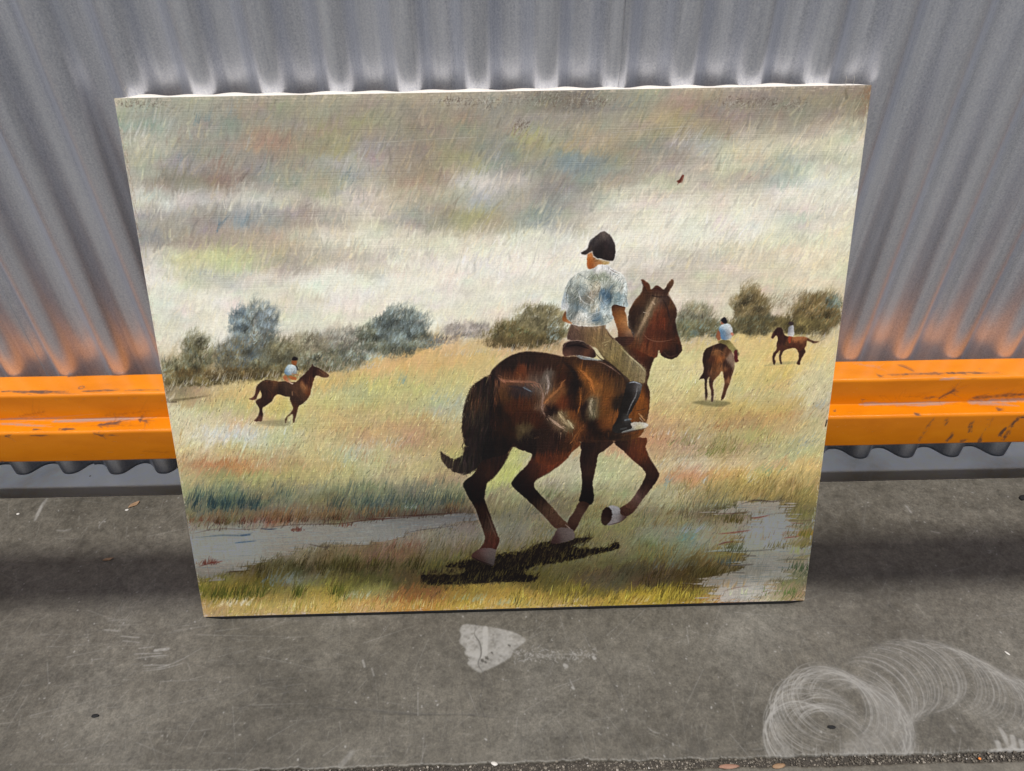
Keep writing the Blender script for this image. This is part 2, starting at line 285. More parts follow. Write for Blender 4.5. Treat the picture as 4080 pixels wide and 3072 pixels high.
# coloured touches in the sky
for t in [(310,265,26,50,46,(128,148,142),50,9,.35),(300,300,18,40,34,(208,206,192),55,8,.5),(350,285,10,24,30,(200,200,188),55,6,.4),(420,268,5,14,14,(88,130,142),30,6,.5),(445,262,7,18,16,(110,138,142),34,7,.45),(500,245,8,30,24,(140,158,158),38,7,.4),
  (370,300,14,34,22,(150,118,98),34,7,.35),(560,298,26,60,26,(178,138,112),38,8,.35),(610,305,24,60,24,(165,128,108),36,9,.35),(470,355,24,50,22,(150,112,92),32,8,.4),(430,330,16,60,30,(118,142,150),36,7,.35),(385,345,6,20,26,(105,142,158),34,5,.5),
  (530,300,4,8,22,(165,180,178),30,6,.5),(640,368,20,50,22,(120,150,140),34,9,.35),(590,395,14,46,20,(184,168,120),34,8,.35),(660,385,18,50,22,(180,170,115),34,8,.3),(490,400,7,24,20,(195,162,132),36,7,.45),(710,280,20,40,36,(155,158,92),34,9,.35),(735,300,14,30,24,(150,152,100),30,8,.3),
  (760,365,14,40,30,(198,198,194),40,5,.5),(750,385,18,34,26,(105,132,140),34,7,.4),(790,330,10,40,24,(190,184,178),36,6,.4),(1140,300,26,46,18,(180,176,88),34,8,.5),(1110,295,14,30,18,(160,118,92),32,5,.4),(1270,295,24,50,30,(196,164,112),34,8,.4),(1230,320,16,30,16,(200,170,95),26,7,.4),
  (1250,360,36,80,30,(118,140,146),38,9,.4),(1200,420,30,60,30,(142,132,118),42,6,.35),(1180,460,24,60,22,(118,136,144),36,7,.4),(1010,355,14,30,22,(178,172,98),34,7,.45),(1030,372,10,20,18,(180,172,95),34,6,.45),(1000,470,18,50,14,(172,166,96),30,8,.4),(885,400,28,80,24,(168,130,106),36,7,.35),
  (880,425,18,50,18,(200,170,142),36,6,.4),(950,400,18,80,40,(170,150,126),40,9,.3),(870,460,14,60,18,(128,150,158),30,6,.35),(520,480,14,36,28,(110,142,158),42,7,.45),(468,490,5,8,18,(70,120,150),36,6,.6),(570,490,18,50,24,(128,142,148),36,8,.35),(1080,400,26,90,24,(196,196,192),38,9,.35),
  (1420,250,18,50,22,(190,160,124),34,8,.35),(1345,230,16,40,22,(120,138,130),34,8,.35),(1560,250,20,60,20,(150,118,98),34,6,.35),(1640,228,18,60,18,(120,105,90),32,7,.35),(1700,240,26,110,24,(140,120,102),36,6,.35),(1480,300,26,60,26,(202,200,196),40,5,.5),(1520,260,14,60,20,(170,140,118),34,5,.4),(1440,330,26,100,34,(150,140,130),42,6,.35),(1390,370,26,80,26,(176,170,158),42,5,.4),
  (1620,330,14,60,12,(208,184,122),30,8,.4),(1690,345,26,60,34,(158,172,164),46,8,.35),(1660,370,16,60,18,(160,182,172),38,9,.35),(1760,300,14,30,24,(150,155,150),30,3,.5),(460,575,40,90,22,(196,202,138),34,8,.35),(440,590,12,50,8,(160,182,190),16,5,.5),(510,596,10,60,8,(160,184,196),16,5,.4),(620,660,10,26,26,(200,206,150),36,6,.4),
  (1130,650,6,20,26,(198,204,150),36,5,.4),(300,470,24,60,40,(132,128,118),26,5,.4),(330,520,22,50,30,(128,132,140),34,6,.35)]:
    dabs(*t)
for _ in range(900):    # broken dark patches near the top edge
    m=[(1180,215,60,16),(1245,222,50,18),(1290,220,26,12),(980,218,30,8),(1050,222,30,10),(1680,225,60,12),(1600,222,40,10),(300,225,60,10),(1130,270,18,10)][rng.integers(9)]
    p=D([(m[0]+rng.normal(0,m[2]*.6),m[1]+rng.normal(0,m[3]*.6))])[0]
    stroke(p,p+np.array([rng.normal(2,3),rng.normal(-3,3)]),rng.uniform(1.5,3.5),[(88,74,66),(108,90,78),(190,186,176)][rng.integers(3)],.30,.8,False,None,.5,.3)
for _ in range(140):   # brown ground showing along the left edge
    Yv=rng.uniform(280,520); f=(Yv-212)/(1334-212); p=D([(245+f*195+rng.uniform(0,9),Yv)])[0]
    stroke(p,p+np.array([rng.normal(0,2),rng.uniform(-16,16)]),rng.uniform(1.5,4),(132,104,84),.22,.9,True,None,.7)
# field touches
for t in [(450,940,26,60,26,(206,210,208),26,7,.5),(520,945,30,110,24,(184,198,206),30,7,.45),(1000,1000,0,1,1,(0,0,0)),(440,1005,34,90,16,(172,112,74),22,6,.4),(520,1003,26,90,14,(176,116,76),22,6,.4),(760,930,26,120,10,(160,118,76),22,5,.35),(880,925,36,150,20,(160,118,86),26,5,.35),
  (830,960,18,80,16,(196,206,210),26,4,.5),(900,950,24,90,16,(120,112,70),26,4,.4),(760,990,14,50,30,(150,168,166),36,8,.35),(470,1090,60,110,34,(52,72,72),30,6,.5),(430,1080,16,20,36,(50,90,90),34,5,.4),(530,1090,26,80,26,(60,76,82),26,5,.5),(820,1090,44,150,26,(56,74,78),32,6,.45),(900,1095,30,130,24,(60,74,80),30,5,.45),(700,1085,30,120,26,(96,100,66),32,5,.4),
  (640,1110,26,100,22,(122,132,132),26,6,.4),(880,1095,12,50,12,(150,162,172),20,4,.5),(430,1125,26,60,10,(128,70,46),24,5,.5),(560,1128,44,200,10,(118,66,46),26,4,.45),(740,1125,40,140,10,(88,66,50),26,5,.45),(860,1122,40,160,10,(80,52,44),24,5,.45),(480,1130,24,60,10,(84,72,30),26,7,.5),(960,1110,40,140,14,(62,56,50),26,5,.45),
  (1450,950,24,60,14,(160,110,82),22,5,.4),(1560,925,30,110,10,(152,96,62),20,5,.4),(1560,975,44,100,14,(104,112,46),26,5,.5),(1530,985,24,60,10,(112,122,60),26,5,.4),(1640,960,18,60,14,(170,176,90),24,6,.4),(1480,960,20,60,12,(112,132,66),22,5,.4),(1700,900,26,70,10,(178,126,76),22,6,.4),(1770,880,16,30,16,(150,160,160),24,7,.4),(1730,960,26,60,30,(128,146,150),28,6,.4),
  (1440,940,14,60,10,(206,202,196),26,4,.5),(1510,950,10,50,10,(214,212,202),20,5,.5),(1460,1000,24,60,24,(196,196,190),26,4,.4),(1490,1030,34,90,10,(172,118,80),22,5,.4),(1660,1020,20,60,14,(106,148,110),28,6,.4),(1550,1060,40,150,24,(120,98,48),34,5,.45),(1680,1050,44,110,34,(124,104,52),34,5,.45),(1520,1045,5,14,14,(186,196,196),30,6,.6),(1620,1035,12,30,20,(206,206,190),30,5,.5),(1440,1045,8,12,14,(120,156,160),34,6,.6),
  (1530,1080,34,90,20,(92,98,80),32,5,.45),(1560,1095,12,60,12,(160,176,186),26,4,.6),(1640,1100,44,130,12,(80,66,48),28,5,.45),(1690,1085,34,90,14,(112,96,56),30,5,.4),(1490,1148,30,70,16,(130,160,160),26,8,.4),(1480,1165,18,50,16,(96,142,150),28,6,.45),(1510,1145,20,60,14,(190,190,184),30,4,.5),(1420,1135,24,80,12,(108,82,38),28,5,.45),(1460,1110,20,60,14,(110,86,40),28,5,.4),
  (1300,1100,20,40,14,(132,92,48),22,5,.4),(1160,1075,30,60,14,(72,92,50),30,5,.4),(1150,1105,30,50,18,(74,82,76),32,5,.4),(1240,1080,30,80,14,(120,96,66),26,5,.35),(1210,1160,40,90,40,(112,124,126),36,8,.35),(1240,1180,16,50,20,(176,180,176),30,4,.4),
  (1090,1030,24,50,22,(176,184,92),34,8,.5),(1040,1050,14,30,14,(150,170,150),30,7,.4),(900,1230,60,160,26,(64,68,36),34,5,.45),(780,1225,54,150,22,(62,60,28),36,5,.5),(640,1225,54,160,18,(58,48,22),30,6,.55),(540,1235,30,70,14,(92,74,24),30,6,.5),(620,1252,26,80,22,(140,154,156),34,8,.5),(600,1255,16,60,20,(104,130,146),34,6,.5),(450,1250,40,70,14,(138,140,44),28,7,.5),
  (470,1285,24,60,12,(70,76,26),34,6,.55),(540,1285,24,60,10,(72,76,30),34,6,.5),(520,1305,14,60,10,(226,220,196),34,9,.55),(480,1308,9,40,10,(214,196,156),34,9,.5),(430,1270,14,24,14,(110,110,30),28,6,.4),(700,1265,34,120,20,(158,160,66),30,7,.45),(770,1290,22,80,14,(196,206,186),26,7,.45),(870,1298,50,160,12,(156,90,44),26,6,.45),(940,1275,34,100,14,(140,96,52),26,5,.4),
  (1010,1295,20,80,10,(154,172,142),28,8,.5),(1090,1305,12,60,10,(160,186,170),28,8,.5),(1180,1290,50,140,12,(150,130,46),30,6,.4),(1250,1288,26,90,12,(80,76,40),30,6,.5),(1340,1295,34,120,14,(70,62,24),30,5,.45),(1400,1290,40,140,14,(190,168,52),28,8,.45),(1390,1245,70,200,22,(60,52,30),34,5,.45),(1500,1240,70,150,22,(70,56,22),36,6,.5),(1450,1225,30,120,20,(112,126,130),30,6,.35),
  (1500,1200,44,140,18,(118,92,46),36,6,.4),(1560,1195,30,80,16,(138,114,44),32,7,.45),(1600,1165,36,70,14,(128,106,38),30,7,.5),(1590,1180,20,60,10,(84,72,26),30,5,.5),(1740,1155,26,36,8,(150,112,40),24,8,.5),(1735,1180,26,40,10,(118,108,46),28,6,.5),(1740,1140,16,30,8,(110,128,80),24,5,.4),(1740,1240,30,44,22,(66,84,56),30,5,.5),(1690,1260,6,24,10,(150,166,80),20,6,.4),
  (1530,1295,24,80,9,(176,108,54),26,6,.5),(1700,1300,24,60,8,(120,128,54),28,6,.5),(1720,1292,12,50,10,(60,80,48),26,4,.5),(1590,1225,10,40,14,(54,66,62),26,6,.5),(1560,1255,30,90,8,(96,80,34),30,6,.5),(860,1180,28,80,10,(128,72,54),26,5,.45),(1010,1160,30,90,26,(126,120,100),34,6,.35),(1240,1300,10,50,8,(210,200,190),30,4,.5),(1370,1300,10,50,8,(216,206,160),30,5,.5),
  (1100,1190,60,260,30,(116,104,62),34,5,.35),(1300,1210,60,260,30,(120,108,66),34,5,.35),(1080,1270,40,200,20,(168,142,60),32,6,.4),(390,960,12,14,60,(176,134,70),30,6,.35),(1060,820,18,60,40,(196,178,130),30,6,.3),(960,860,20,70,20,(150,170,166),26,6,.35),(870,830,14,20,18,(112,144,142),28,6,.4),(760,840,20,80,30,(140,156,126),30,6,.35),(960,790,0,1,1,(0,0,0))]:
    dabs(*t)
def reeds(X0,X1,yl,n,cols,H=14,w=2.4,op=.7,spread=6,clump=26,up=1):
    cx=rng.uniform(X0,X1,max(2,int((X1-X0)/clump)))
    for _ in range(n):
        X=cx[rng.integers(len(cx))]+rng.normal(0,clump*.35); X=min(max(X,X0-6),X1+6); Yb=yl(X)+rng.normal(0,spread); h=H*rng.uniform(.4,1.3)*up
        p=D([(X,Yb),(X+rng.normal(.28,.16)*h,Yb-h)]); c=np.array(cols[rng.integers(len(cols))])*(1+rng.normal(0,.12)); stroke(p[0],p[1],w*rng.uniform(.6,1.4),np.clip(c,6,235),op*rng.uniform(.6,1.1),.6,True,None,.35,.4)
LI=lambda *a:(lambda X:float(np.interp(X,[q[0] for q in a],[q[1] for q in a])))
reeds(410,980,LI((410,1075),(980,1072)),420,[(70,88,84),(92,104,86),(110,112,84),(58,74,78)],20,2.6,.5,12,34)
reeds(420,560,LI((420,1092),(560,1095)),170,[(38,56,62),(52,70,70),(44,62,66)],20,3.2,.72,6,16)
reeds(640,1000,LI((640,1098),(1000,1088)),230,[(46,60,62),(60,72,70),(70,80,64)],20,2.6,.6,8,24)
reeds(420,1000,LI((420,1118),(700,1116),(1000,1096)),420,[(112,84,56),(128,92,60),(92,78,50),(84,64,46),(138,112,74)],15,2.4,.6,6,22)
reeds(430,1000,LI((430,1132),(700,1126),(1000,1106)),260,[(84,44,34),(66,50,30),(98,56,40),(52,40,30)],12,2.6,.62,3,26)
reeds(560,1050,LI((560,1236),(760,1228),(1050,1215)),380,[(54,52,24),(70,60,28),(86,80,36),(48,40,20)],18,3,.62,9,24)
reeds(600,1300,LI((600,1215),(1300,1190)),420,[(106,98,56),(88,80,44),(128,116,70),(74,66,38)],18,2.6,.5,26,40)
reeds(440,740,LI((440,1290),(740,1285)),240,[(62,72,22),(84,92,34),(104,108,40),(70,60,22)],20,3.4,.66,6,20)
reeds(440,1100,LI((440,1318),(1100,1310)),300,[(206,186,120),(222,206,150),(150,136,58),(190,150,82),(128,124,44)],18,3.4,.55,7,30)
reeds(1100,1560,LI((1100,1300),(1560,1290)),420,[(96,88,30),(120,108,36),(186,164,56),(76,66,24),(206,186,84)],18,3,.6,12,30)
reeds(1380,1660,LI((1380,1262),(1660,1240)),300,[(58,46,18),(74,60,24),(92,76,32),(50,44,24)],20,3.2,.66,12,24)
reeds(1380,1700,LI((1380,1215),(1700,1200)),260,[(104,84,38),(126,104,48),(84,72,36),(140,122,66)],18,2.8,.55,18,30)
reeds(1420,1760,LI((1420,1120),(1760,1100)),300,[(96,86,52),(78,70,48),(124,110,64),(66,58,44)],18,2.6,.55,14,30)
reeds(1420,1760,LI((1420,1070),(1760,1060)),260,[(128,108,58),(108,90,48),(146,130,76),(98,104,70)],18,2.6,.5,16,34)
reeds(1080,1420,LI((1080,1120),(1420,1110)),260,[(104,98,60),(88,92,60),(130,118,72),(80,84,66)],16,2.4,.5,30,34)
reeds(420,980,LI((420,1000),(980,985)),220,[(168,118,84),(190,176,128),(150,150,112),(206,200,176)],14,2.4,.45,14,34)
reeds(1420,1780,LI((1420,960),(1780,950)),240,[(150,118,84),(120,116,66),(196,186,150),(170,140,96)],14,2.4,.5,16,34)
# ponds: flat horizontal strokes with the outline of the banks
def pond(f,pts,cols,op=.88):
    m=polymask(f(pts),4,3); m=m[np.clip(GY+STY,0,TH-1).astype(int),np.clip(GX+STH,0,TW-1).astype(int)]; OLD=C.rgb.copy(); g=fill(m,f([c[:2] for c in cols]),[[c[2]*.97,c[3]*1.0,c[4]*1.02] for c in cols],sx=60,sy=30,op=op,jit=.015)
    ys,xs=np.where(m>.6)
    for i in rng.integers(0,len(ys),420):
        x,y=xs[i],ys[i]; c=C.rgb[y,x]*255*(1+rng.normal(0,.05)); L=rng.uniform(14,60)
        stroke((x,y),(x+L,y+rng.normal(-1,2)),rng.uniform(2,6),c,.45,.9,True,m,.6,.4)
    for i in rng.integers(0,len(ys),260):     # cool and pale drags in the water
        x,y=xs[i],ys[i]; L=rng.uniform(16,70); stroke((x,y),(x+L,y+rng.normal(0,1.5)),rng.uniform(1.5,5),[(122,136,144),(176,174,166),(108,120,124),(148,150,142),(154,164,160),(96,112,122)][rng.integers(6)],.36,.9,True,m,.7,.4)
    for i in rng.integers(0,len(ys),160):
        x,y=xs[i],ys[i]; L=rng.uniform(10,34); stroke((x,y),(x+rng.normal(0,1),y+L),rng.uniform(3,8),[(126,130,112),(118,112,98),(134,146,148),(140,136,112)][rng.integers(4)],.28,1.0,True,m,.6,.2)
    ys,xs=np.where((m>.15)&(m<.75))
    for i in rng.integers(0,len(ys),700):     # blades of the banks over the waterline
        x,y=xs[i],ys[i]; oy=int(np.clip(y+rng.choice([-16,-10,12,20]),0,TH-1)); ox=int(np.clip(x+rng.normal(0,8),0,TW-1)); c=OLD[oy,ox]*255*rng.uniform(.6,1.05); a=-math.radians(rng.normal(66,12)); L=rng.uniform(6,22)
        yy=y+rng.uniform(-3,9); stroke((x,yy),(x+math.cos(a)*L,yy+math.sin(a)*L),rng.uniform(2,4.5),c,.6,.7,True,None,.5,.3)
ZA=Z((700,1950),.5425); ZB=Z((2400,1950),.4069)
pond(ZA,[(105,320),(220,300),(420,285),(640,285),(900,262),(1200,258),(1400,235),(1650,210),(1900,190),(2150,178),(2260,195),(2180,235),(2050,265),(1850,300),(1700,335),(1560,375),(1400,400),(1150,415),(950,430),(820,470),(680,520),(560,570),(430,610),(300,650),(160,668),(125,500)],
  [(150,400,150,146,134),(300,320,150,140,126),(500,400,150,150,142),(300,560,150,140,128),(200,640,148,136,122),(700,330,150,140,128),(800,440,140,128,112),(1000,340,142,134,122),(1200,340,144,136,124),(1500,300,138,134,126),(1800,260,128,122,118),(2100,205,120,114,110),(1700,230,128,122,112)])
for pts,w,c,o in [([(190,350),(330,338),(480,340),(560,322)],9,(62,84,104),.55),([(430,395),(500,388),(590,380)],7,(44,76,108),.7),([(480,340),(540,335)],9,(34,66,96),.6),([(620,290),(680,296),(740,292)],7,(48,58,74),.75),([(100,330),(300,292),(520,296),(640,283)],4,(90,70,58),.6),([(640,285),(900,262),(1200,256),(1420,226),(1650,212),(1900,188),(2100,176)],5,(72,48,42),.65),([(970,405),(1080,428),(1130,425)],8,(72,62,52),.7),([(1140,425),(1300,420),(1560,400)],4,(88,74,60),.5),([(1700,322),(1800,300),(2070,268)],4,(70,64,62),.6),([(360,612),(430,604),(510,602)],7,(62,48,30),.7),([(1360,212),(1500,222),(1600,212)],6,(86,48,42),.7),([(1640,200),(1800,190),(2100,172)],6,(66,42,38),.7)]:
    line(ZA(pts),w*S,c,o,.8)
for cx,cy,n,r in [(240,540,46,46),(890,300,34,34),(1240,270,18,50)]:
    for _ in range(n):
        x=cx+rng.normal(0,r); p=ZA([(x,cy+rng.uniform(-6,14)),(x+rng.normal(6,10),cy-rng.uniform(10,70 if r>40 else 40)*math.exp(-abs(x-cx)/r))])
        stroke(p[0],p[1],rng.uniform(2,5),[(98,50,42),(84,44,38),(118,84,62)][rng.integers(3)],.6,.7,True,None,.4)
line(ZA([(170,565),(260,540),(340,530)]),6,(96,46,38),.7,.8); line(ZA([(230,560),(248,650)]),3,(130,100,76),.4,.9)
pond(ZB,[(1060,240),(1300,150),(1520,110),(1760,125),(1850,180),(1820,290),(1850,340),(2060,340),(1850,370),(1830,430),(1780,500),(1850,560),(2040,560),(2030,640),(1850,700),(1800,800),(1860,880),(1700,900),(1620,960),(1560,1060),(1300,1095),(1080,1090),(1120,1020),(1040,960),(820,930),(980,880),(1240,820),(1380,780),(1300,720),(1450,650),(1160,610),(1180,560),(1400,520),(1250,460),(1450,400),(1480,300),(1350,240)],
  [(1300,190,172,156,142),(1600,200,166,154,142),(1650,330,172,162,150),(1650,500,166,158,146),(1600,640,156,150,136),(1900,600,150,140,120),(1500,760,158,152,140),(1600,860,178,170,156),(1100,900,176,160,146),(1300,1000,190,180,172),(1450,1040,196,188,176),(1300,540,150,156,142),(1750,430,150,140,132)],.8)
for pts,w,c,o in [([(1350,150),(1500,110),(1650,122),(1780,108)],8,(70,58,52),.7),([(1080,240),(1300,238),(1450,222)],5,(96,62,50),.6),([(1450,285),(1540,278),(1640,255)],8,(112,52,42),.7),([(1140,440),(1300,425),(1460,402)],8,(116,56,46),.7),([(1780,478),(1850,470),(1930,460)],7,(116,60,48),.7),([(1130,550),(1200,525),(1290,515)],8,(96,48,42),.75),([(1090,608),(1300,612),(1560,600),(1740,582)],7,(84,82,76),.65),([(1170,745),(1350,745),(1480,738)],9,(80,70,62),.65),([(1280,815),(1390,820)],6,(82,76,72),.6),([(1180,1000),(1300,965),(1460,945)],7,(120,98,92),.6),([(1560,1010),(1640,985)],6,(130,104,92),.5),([(1700,700),(1850,685),(2040,690)],8,(96,92,72),.6),([(1370,650),(1500,655)],8,(92,84,78),.6),([(1830,310),(2090,300)],6,(96,78,56),.5),([(1850,330),(1960,335)],5,(120,76,66),.5)]:
    line(ZB(pts),w*S,c,o,.9)
for cx,cy,n,r,c in [(1690,555,22,60,(92,86,52)),(1300,580,26,50,(62,64,34)),(1220,700,26,70,(72,84,80)),(1560,470,10,60,(150,130,104)),(1800,1000,30,110,(88,110,56)),(1250,930,24,80,(176,150,110)),(1620,930,10,40,(170,150,120)),(1300,300,34,60,(78,70,28)),(1950,760,40,90,(72,88,56)),(1960,440,40,90,(104,98,44)),(1980,230,34,90,(120,116,66)),(1890,600,14,40,(150,160,90)),(1330,1000,10,60,(190,196,150))]:
    for _ in range(n):
        x=cx+rng.normal(0,r); y=cy+rng.normal(0,14); p=ZB([(x,y+20),(x+rng.uniform(4,30),y-rng.uniform(10,56))])
        stroke(p[0],p[1],rng.uniform(3,6)*S*1.2,np.array(c)*(1+rng.normal(0,.12)),.65,.7,True,None,.4)
# ------------------------------------------------------------------ trees and hedges
def foliage(cx,cy,rx,ry,n,cols,w=5,L=15,op=.62,ang=64,soft=1.0):
    p=D([(cx,cy)])[0]; ex=D([(cx+rx,cy)])[0]-p; ey=D([(cx,cy+ry)])[0]-p
    if n>250 and soft==1.0:
        for _ in range(n//7):
            t=rng.uniform(0,6.283); r=math.sqrt(rng.random())*.82; q=p+ex*r*math.cos(t)+ey*r*math.sin(t); qy=int(np.clip(q[1],0,TH-1)); qx=int(np.clip(q[0],0,TW-1))
            c=np.array(cols[rng.integers(len(cols))])*(.86+.14*CLP[qy,qx]-.12*math.sin(t)*r*-1*-1+.0); a=-math.radians(rng.normal(ang,25)); l=L*rng.uniform(.6,1.5)
            stroke(q,(q[0]+math.cos(a)*l,q[1]+math.sin(a)*l),w*rng.uniform(1.6,3.2),np.clip(c*1.08,10,235),.36,1.0,True,None,.5,.3)
    nn=6; bumps=[(rng.uniform(0,6.28),rng.uniform(.05,.16)) for _ in range(nn)]
    for _ in range(n):
        t=rng.uniform(0,6.283); r=math.sqrt(rng.random())*(1+sum(b*math.sin(k*t+a) for k,(a,b) in enumerate(bumps,2)))
        q=p+ex*r*math.cos(t)+ey*r*math.sin(t)
        qy=int(np.clip(q[1],0,TH-1)); qx=int(np.clip(q[0],0,TW-1)); lum=1.07+.10*(-math.sin(t)*r)+rng.normal(0,.15)+.20*CLP[qy,qx]
        c=np.array(cols[min(len(cols)-1,int(abs(rng.normal(0,len(cols)*.45))))])*lum
        o=op*(1-.75*max(0,r-.55)/.5*soft)*(1 if CLP[qy,qx]>-.9 or r<.6 else .3)
        a=-math.radians(rng.normal(ang,20)); l=L*rng.uniform(.4,1.3)
        stroke(q,(q[0]+math.cos(a)*l,q[1]+math.sin(a)*l),w*rng.uniform(.35,1.1),np.clip(c,10,235),max(.08,o),.8,True,None,.45,.5)
G1=[(104,98,72),(92,86,58),(122,118,88),(138,140,118),(112,126,112),(74,66,42)]
GB=[(100,106,98),(116,124,120),(90,90,76),(136,146,144),(96,110,118),(88,78,60),(108,96,82)]
GO=[(104,92,64),(84,74,48),(120,104,72),(132,120,92),(98,100,76),(70,60,38)]
foliage(350,800,20,30,160,GB,5,14,.5); foliage(390,800,60,28,520,G1,6,14); foliage(425,765,38,50,620,G1,6,15); foliage(420,730,26,20,160,[(132,128,104),(150,146,122)],5,14,.4)
foliage(560,775,110,38,1500,G1+[(100,108,104)],6,15); foliage(548,722,52,66,1300,GB,7,16,.7); foliage(515,700,28,40,260,[(100,114,120),(112,124,126),(88,100,108)],6,14,.55); foliage(575,690,30,38,260,[(134,146,152),(112,124,128)],6,14,.5)
foliage(540,770,12,12,26,[(88,110,128)],5,12,.4); foliage(700,775,110,34,1300,[(104,100,78),(112,116,96),(130,136,126),(88,92,74),(120,110,96)],6,15)
foliage(740,735,90,28,700,[(138,134,122),(128,118,106),(144,148,140),(112,116,104)],5,15,.5); foliage(660,745,60,26,420,[(112,106,86),(128,118,100)],5,15,.5)
foliage(850,735,95,38,1500,[(86,88,74),(98,104,92),(74,74,56),(112,122,118)],6,16,.7); foliage(862,705,66,42,1100,[(92,100,94),(108,120,120),(84,88,80),(128,140,142)],6,16,.7); foliage(930,740,30,20,200,[(120,130,128),(96,98,86)],5,14,.5)
foliage(780,770,50,14,220,[(132,140,132),(150,160,156),(112,130,112)],5,12,.5); foliage(505,770,44,46,520,[(92,84,62),(106,104,90),(84,96,104),(112,116,104)],6,15); foliage(610,765,50,34,420,[(98,94,72),(84,78,56),(112,112,92)],6,15); foliage(430,826,88,10,520,[(88,78,48),(100,88,56),(76,68,42),(112,104,76)],5,12,.6); foliage(560,816,100,9,420,[(92,80,50),(104,92,60),(84,80,60)],5,12,.55); foliage(480,808,150,14,600,[(84,70,42),(98,80,50),(72,60,36)],5,12,.55); foliage(640,800,110,10,300,[(108,98,66),(90,80,50)],5,12,.5)
foliage(960,735,30,12,120,[(120,108,98),(112,106,104)],5,12,.5); foliage(1010,715,60,20,460,[(134,126,120),(146,136,130),(118,116,116),(122,112,96)],5,13,.45)
foliage(1140,722,95,32,1600,[(98,88,58),(84,74,44),(112,98,66),(98,104,76),(72,64,40)],6,16,.68); foliage(1170,690,60,34,800,[(112,104,76),(96,90,62),(128,118,92)],6,16,.6); foliage(1110,742,75,14,400,[(76,66,42),(92,78,52)],5,13,.6)
foliage(1195,720,16,30,120,[(168,184,184),(150,166,160)],5,14,.3)
foliage(1500,690,44,36,760,[(126,118,98),(110,106,82),(136,142,126),(98,92,68)],6,16,.55); foliage(1480,715,40,24,420,[(92,92,66),(110,104,76),(104,124,118)],6,14,.6)
foliage(1545,712,60,20,500,[(96,90,64),(84,80,56),(116,132,126)],6,14,.6); foliage(1622,668,46,50,1250,[(112,98,68),(96,82,52),(128,114,84),(86,76,48),(116,112,84)],6,17,.62); foliage(1640,705,80,22,900,[(80,72,48),(94,86,60),(70,64,44),(104,112,96)],6,14,.65)
foliage(1765,680,62,48,1500,[(108,92,60),(92,78,46),(122,104,72),(96,100,78),(78,64,38)],6,17,.66); foliage(1720,705,70,20,700,[(86,76,48),(100,90,56),(70,62,40)],6,14,.65); foliage(1700,650,40,26,240,[(150,134,112),(138,126,104)],5,15,.35); foliage(1800,655,20,22,140,[(106,120,116),(96,104,84)],6,14,.5)
for X0,X1,n in ((360,820,150),(1440,1820,60),(960,1200,50)):      # light grass blades against the hedge foot
    for _ in range(n):
        X=rng.uniform(X0,X1); y=np.interp(X,[360,560,820,940,1100,1480,1820],[832,815,790,768,756,738,726])+rng.normal(2,3); p=D([(X,y),(X+rng.uniform(2,7),y-rng.uniform(5,15))])
        stroke(p[0],p[1],rng.uniform(1.5,4),[(206,204,184),(190,180,150),(176,170,170)][rng.integers(3)],.5,.7)
line(D([(355,866),(400,862),(450,855)]),7,(88,78,52),.6,.9); line(D([(355,869),(380,868)]),5,(60,50,36),.6,.9)
# fine light rain-like strokes over the sky
for _ in range(700):
    x=rng.uniform(0,TW); y=rng.uniform(.12*TH,.5*TH); xi,yi=int(x),int(y); b=C.rgb[yi,xi]*255
    L=rng.uniform(14,50); a=-math.radians(rng.normal(66,6)); k=rng.choice([1.04,1.05,.96])
    stroke((x,y),(x+math.cos(a)*L,y+math.sin(a)*L),rng.uniform(1,2.2),np.clip(b*k,0,232),.45,.6,True,None,.4,.5)
# ------------------------------------------------------------------ figures
MK=[]
def shape(f, pts, cols, sx=26, sy=26, op=1.0, soft=1.2, rough=1.2, halo=None, hair=None, jit=.03):
    m=polymask(f(pts),soft,rough); MK.append(m)
    if halo:
        hm=np.clip(blur(m,7)*2.2,0,1)*(1-m); ys=np.where(hm.max(1)>0)[0]; xs=np.where(hm.max(0)>0)[0]
        y0,y1,x0,x1=ys[0],ys[-1]+1,xs[0],xs[-1]+1; blend(y0,y1,x0,x1,hm[y0:y1,x0:x1]*halo[3]*BR[y0:y1,x0:x1],col(halo[:3]),.03)
    if len(cols)==1: fill(m,flat=cols[0][-3:],op=op,jit=jit)
    else: fill(m,f([c[:2] for c in cols]),[c[2:] for c in cols],sx=sx,sy=sy,op=op,jit=jit)
    if hair:
        big=hair[2]>10; comb(m,3,.07); hairs(m,*hair); fringe(m,int((m>.3).sum()**.5*(2.2 if big else 1.6)),7 if big else 4,2.2 if big else 1.5)
    return m
PALE=None
